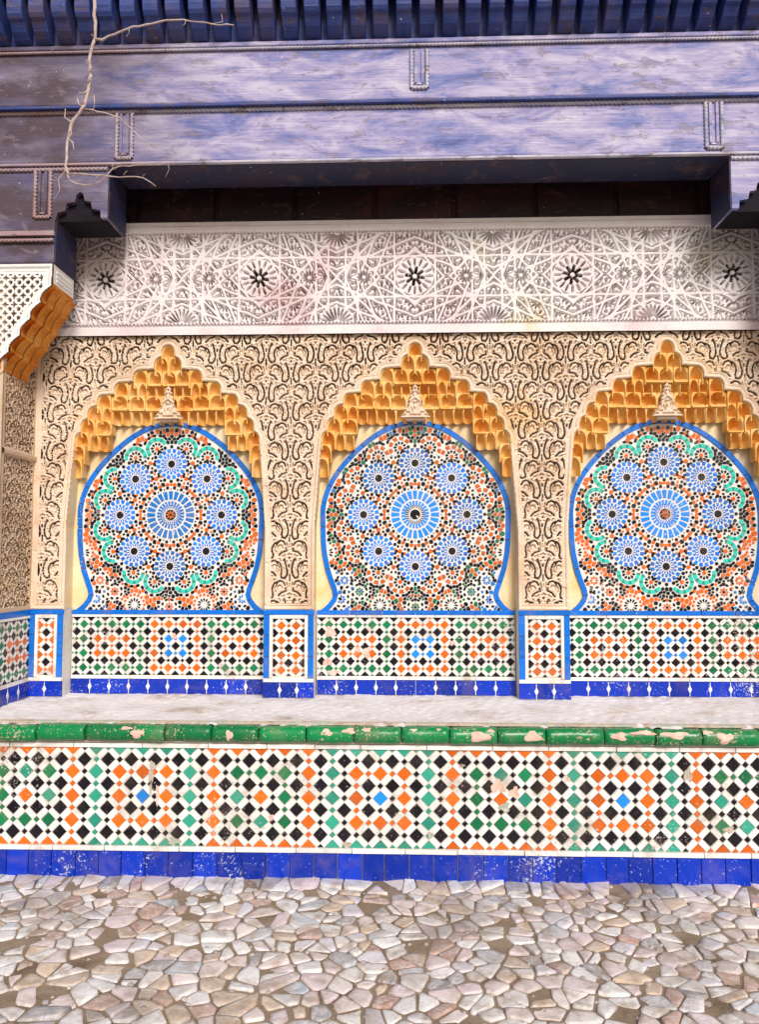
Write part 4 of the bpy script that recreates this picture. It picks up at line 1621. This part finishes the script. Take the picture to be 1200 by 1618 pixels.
# ------------------------------------------------------------------ eaves brackets
eaves = thing('eaves', 'row of dark blue timber brackets carrying the eaves', 'eaves', (0, Y_LINTEL, 3.8435))
eaves.scale = (KL, KL, KL)
def bracket_mesh():
    prof = [(.02, .003), (-.030, .006), (-.060, .016), (-.085, .034), (-.102, .054), (-.112, .066), (-.122, .068), (-.135, .085), (-.142, .11), (-.140, .19), (.02, .19)]
    hw = .0335
    V = [(-hw, p[0], p[1]) for p in prof] + [(hw, p[0], p[1]) for p in prof]
    n = len(prof)
    F = [list(range(n)), [n + k for k in range(n)][::-1]] + [[k, n + k, n + (k + 1) % n, (k + 1) % n] for k in range(n)]
    me = bpy.data.meshes.new('bracket')
    me.from_pydata(V, [], F)
    me.update()
    me.materials.append(MATS['bracket_wood'])
    return me
BR = bracket_mesh()
for k in range(54):
    o = obj('bracket', BR, eaves, None, (-2.65 + k * .1 + random.uniform(-.002, .002), random.uniform(-.004, .004), random.uniform(-.002, .002)))
    bevel(o, .004, 1)
mb = MB()
mb.box(-2.9, 2.9, -.02, .1, .004, .19, 'bracket_wood')
mb.build('backing_board', eaves)
mb = MB()
mb.box(-2.9, 2.9, -.15, 1.0, .192, .225, 'bracket_wood')
mb.build('roof_board', eaves)

# ------------------------------------------------------------------ stucco corbels under the lintel ends
def corbel(s):
    t = thing('stucco_corbel', ('white carved stucco corbel with orange scalloped underside at the left edge' if s < 0 else
              'white carved stucco corbel with orange scalloped underside beyond the right edge'), 'corbel', (s * 2.195, Y_LINTEL, 2.065), 0, 'corbels under the lintel ends')
    t.scale = (KL, KL, KL)
    # scalloped lower edge from the tip down to the side wall
    steps = [(1.612, 2.54), (1.655, 2.47), (1.70, 2.395), (1.745, 2.32), (1.79, 2.25), (1.835, 2.18), (1.88, 2.105), (1.925, 2.03), (2.0, 1.94)]
    edge = [(1.606, 2.642), (1.606, 2.555)]
    for (x0, z0), (x1, z1) in zip(steps[:-1], steps[1:]):
        for k in range(0, 6):
            u = k / 6
            px, pz = x0 + (x1 - x0) * u, z0 + (z1 - z0) * u
            bulge = .018 * sin(pi * u)
            edge.append((px + bulge, pz))
    edge.append((2.0, 1.94))
    poly = edge + [(2.0, 2.642)]
    poly = [(s * (p[0]) - s * 2.0, p[1] - 2.0) for p in poly]
    Y0, Y1 = .045, .205
    n = len(poly)
    mb = MB()
    mb.v = [(p[0], .0015, p[1]) for p in poly] + [(p[0], Y1, p[1]) for p in poly] + [(p[0], Y0, p[1]) for p in poly]
    mb.mi('stucco_white')
    mb.mi('ochre_dark')
    mb.mi('recess_shade_core')  # cap colour paints shade behind the lattice holes
    f1, f2 = [2 * n + k for k in range(n)], [n + k for k in range(n)]
    if s < 0:
        f2 = f2[::-1]
    else:
        f1 = f1[::-1]
    mb.f = [f1, f2] + [[k, n + k, n + (k + 1) % n, (k + 1) % n] for k in range(n)]
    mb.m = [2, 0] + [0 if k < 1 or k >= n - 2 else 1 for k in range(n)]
    mb.build('corbel_block', t)
    # front face: pierced star lattice
    res = .003
    X, Z = np.meshgrid(np.arange(1.606, 2.0, res), np.arange(1.95, 2.64, res))
    ex = np.interp(Z, [1.94, 2.03, 2.105, 2.18, 2.25, 2.32, 2.395, 2.47, 2.54, 2.66], [2.0, 1.925, 1.88, 1.835, 1.79, 1.745, 1.70, 1.655, 1.612, 1.606])
    dl = X - ex - .018 * np.abs(np.sin(pi * np.clip(2.54 - Z, 0, 9) / .0735))
    inner = np.minimum(dl + .001, np.minimum(2.64 - Z, X - 1.606))
    g = .040
    u, v = (X / g) % 1 - .5, (Z / g) % 1 - .5
    u2, v2 = ((X / g) + .5) % 1 - .5, ((Z / g) + .5) % 1 - .5
    star = np.minimum(np.abs(u) * 2.2 + np.abs(v) * .8, np.abs(v) * 2.2 + np.abs(u) * .8) - .26
    dot = np.hypot(u2, v2) - .17
    sd = np.minimum(star, dot) * g
    h = np.where(inner > .045, -.03 * sm(.0022, -.0008, sd), 0) - .005 * sm(.0022, .0006, np.abs(inner - .034))
    h = h + .008 * sm(.020, .010, inner)
    obj('lattice_face', grid_mesh('lattice_face', (X - 2.0) * s, -h, Z - 2.0, (inner > 0) & (h > -.022)) if s > 0 else grid_mesh('lattice_face', ((X - 2.0) * s)[:, ::-1], (-h)[:, ::-1], (Z - 2.0)[:, ::-1], ((inner > 0) & (h > -.022))[:, ::-1]), t, 'stucco_white')
    # end face with carved lines
    mb = MB()
    for k in range(3):
        z = .575 + k * .02
        mb.box(*sorted((s * -.3975, s * -.390)), .03, .18, z - .004, z + .004, 'stucco_white')
    mb.build('end_moulding', t)
    # rows of hooded cells stepping down the underside
    for (x0, z0), (x1, z1) in zip(steps[:-1], steps[1:]):
        mx, mz = (x0 + x1) / 2 - .004, (z0 + z1) / 2 - .004
        L_ = sqrt((x1 - x0) ** 2 + (z1 - z0) ** 2)
        tx, tz = (x1 - x0) / L_, (z1 - z0) / L_
        nxn, nzn = -tz * -1, tx * -1                  # outward: to the opening
        nxn, nzn = (tz, -tx)
        if nxn > 0:
            nxn, nzn = -nxn, -nzn
        for r in range(3):
            V, F = [], []
            y0 = .004 + r * .066
            nu, nv = 7, 6
            for a in range(nu):
                for b2 in range(nv):
                    uu, vv = a / (nu - 1) * 2 - 1, b2 / (nv - 1) * 2 - 1
                    dep = .022 * (1 - .9 * sqrt(max(0, (1 - uu * uu) * (1 - vv * vv * .75)))) - .004 + .004 * r
                    px = mx + tx * uu * L_ / 2 + nxn * dep
                    pz = mz + tz * uu * L_ / 2 + nzn * dep
                    V.append((s * (px - 2.0), y0 + (vv + 1) / 2 * .065, pz - 2.0))
            for a in range(nu - 1):
                for b2 in range(nv - 1):
                    F.append([a * nv + b2, a * nv + b2 + 1, (a + 1) * nv + b2 + 1, (a + 1) * nv + b2])
            me = bpy.data.meshes.new('muqarnas_cell')
            me.from_pydata(V, [], F)
            me.polygons.foreach_set('use_smooth', [True] * len(F))
            me.update()
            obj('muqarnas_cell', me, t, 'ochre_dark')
    return t
corbel(-1)
corbel(1)

# ------------------------------------------------------------------ bare branch hanging from the eaves
def tube(pts, r0, r1, seed, nseg=7):
    rnd = random.Random(seed)
    P = []
    for a, b_ in zip(pts[:-1], pts[1:]):
        d = sqrt(sum((b_[k] - a[k]) ** 2 for k in range(3)))
        n = max(1, int(d / .03))
        for k in range(n):
            t = k / n
            P.append([a[q] + (b_[q] - a[q]) * t + (rnd.uniform(-.004, .004) if k else 0) for q in range(3)])
    P.append(list(pts[-1]))
    P = np.array(P)
    V, F = [], []
    n = len(P)
    for i in range(n):
        tdir = P[min(n - 1, i + 1)] - P[max(0, i - 1)]
        tdir /= np.linalg.norm(tdir) + 1e-9
        up = np.array([0, 1, 0.01])
        s1 = np.cross(tdir, up)
        s1 /= np.linalg.norm(s1) + 1e-9
        s2 = np.cross(s1, tdir)
        r = r0 + (r1 - r0) * i / (n - 1)
        r *= 1 + rnd.uniform(-.12, .12) + (.35 if rnd.random() < .10 else 0)
        for q in range(nseg):
            a = 2 * pi * q / nseg
            v = P[i] + r * (cos(a) * s1 + sin(a) * s2)
            V.append(tuple(v))
    for i in range(n - 1):
        for q in range(nseg):
            F.append([i * nseg + q, i * nseg + (q + 1) % nseg, (i + 1) * nseg + (q + 1) % nseg, (i + 1) * nseg + q])
    F.append(list(range(nseg))[::-1])
    F.append([(n - 1) * nseg + q for q in range(nseg)])
    return V, F

BY = -.06              # how far the branch hangs in front of the lintel
def bp(u, v, dy=0.0):
    D = 3.28 + BY + dy
    f = 1213.0
    # photograph direction to a point on the plane the branch hangs in
    x, y, z = (u - 600) / f, 1.0, (809 - v) / f
    p, q = radians(3.59), radians(1.89)
    y, z = y * cos(p) - z * sin(p), y * sin(p) + z * cos(p)
    x, y = x * cos(q) - y * sin(q), x * sin(q) + y * cos(q)
    k = D / y
    return (-.055 + x * k, -3.28 + D, 1.33 + z * k)
BRANCH = [
    ('stem', [(146, -60, .02), (149, 0, 0), (150, 60, 0), (143, 84, .01), (141, 130, 0), (133, 166, -.01), (114, 192, 0), (106, 225, .01), (103, 262, 0), (108, 284, 0)], .0105, .0070),
    ('twig', [(150, 62, 0), (162, 63, 0), (200, 46, -.02), (262, 32, -.04), (290, 31, -.05), (335, 38, -.06), (370, 40, -.06)], .0060, .0026),
    ('twig', [(335, 38, -.06), (352, 34, -.06), (350, 22, -.06)], .0022, .0012),
    ('twig', [(133, 172, 0), (165, 178, -.02), (190, 187, -.03), (214, 210, -.04), (246, 234, -.05)], .0040, .0020),
    ('twig', [(114, 196, 0), (102, 186, .02), (103, 172, .03)], .0050, .0025),
    ('twig', [(106, 275, 0), (140, 276, -.02), (188, 280, -.03), (226, 281, -.04), (246, 294, -.05)], .0048, .0022),
    ('twig', [(108, 284, 0), (120, 290, 0), (146, 291, -.02), (166, 280, -.03), (178, 266, -.03), (192, 262, -.03), (262, 258, -.05)], .0040, .0018),
    ('twig', [(266, 259, -.05), (267, 268, -.05), (261, 280, -.05)], .0016, .0010),
    ('twig', [(104, 268, 0), (92, 284, .02), (76, 286, .03)], .0034, .0014),
    ('twig', [(92, 284, .02), (94, 300, .02), (84, 318, .02)], .0026, .0012),
    ('twig', [(148, 150, 0), (148, 172, -.01), (134, 174, 0)], .0030, .0016),
    ('twig', [(141, 96, .01), (137, 94, .01), (138, 104, .01)], .0032, .0020),
    ('twig', [(178, 266, -.03), (177, 256, -.03)], .0020, .0012),
]
_r = random.Random(55)
for _ in range(16):
    nm_, p_, a_, b2_ = BRANCH[_r.choice([0, 0, 0, 1, 3, 5, 6])]
    k_ = _r.randrange(1, len(p_) - 1) if len(p_) > 2 else 0
    t_ = _r.random()
    q_ = [p_[k_][j] + (p_[k_ + 1][j] - p_[k_][j]) * t_ for j in range(3)]
    an = _r.uniform(0, 2 * pi)
    l_ = _r.uniform(6, 20)
    BRANCH.append(('twig', [tuple(q_), (q_[0] + l_ * .5 * cos(an), q_[1] + l_ * .5 * sin(an), q_[2] - .01), (q_[0] + l_ * cos(an + .4), q_[1] + l_ * sin(an + .4), q_[2] - .02)], b2_ * .75, b2_ * .35))
br = thing('bare_branch', 'thin leafless branch hanging in front of the lintel at upper left', 'branch', bp(149, 0))
bl = br.location
for n, (nm, pts, r0, r1) in enumerate(BRANCH):
    V, F = tube([bp(*q) for q in pts], r0 * .82, r1 * .82, 100 + n)
    me = bpy.data.meshes.new(nm)
    me.from_pydata([(v[0] - bl[0], v[1] - bl[1], v[2] - bl[2]) for v in V], [], F)
    me.polygons.foreach_set('use_smooth', [True] * len(F))
    me.update()
    obj(nm, me, br, 'bark')
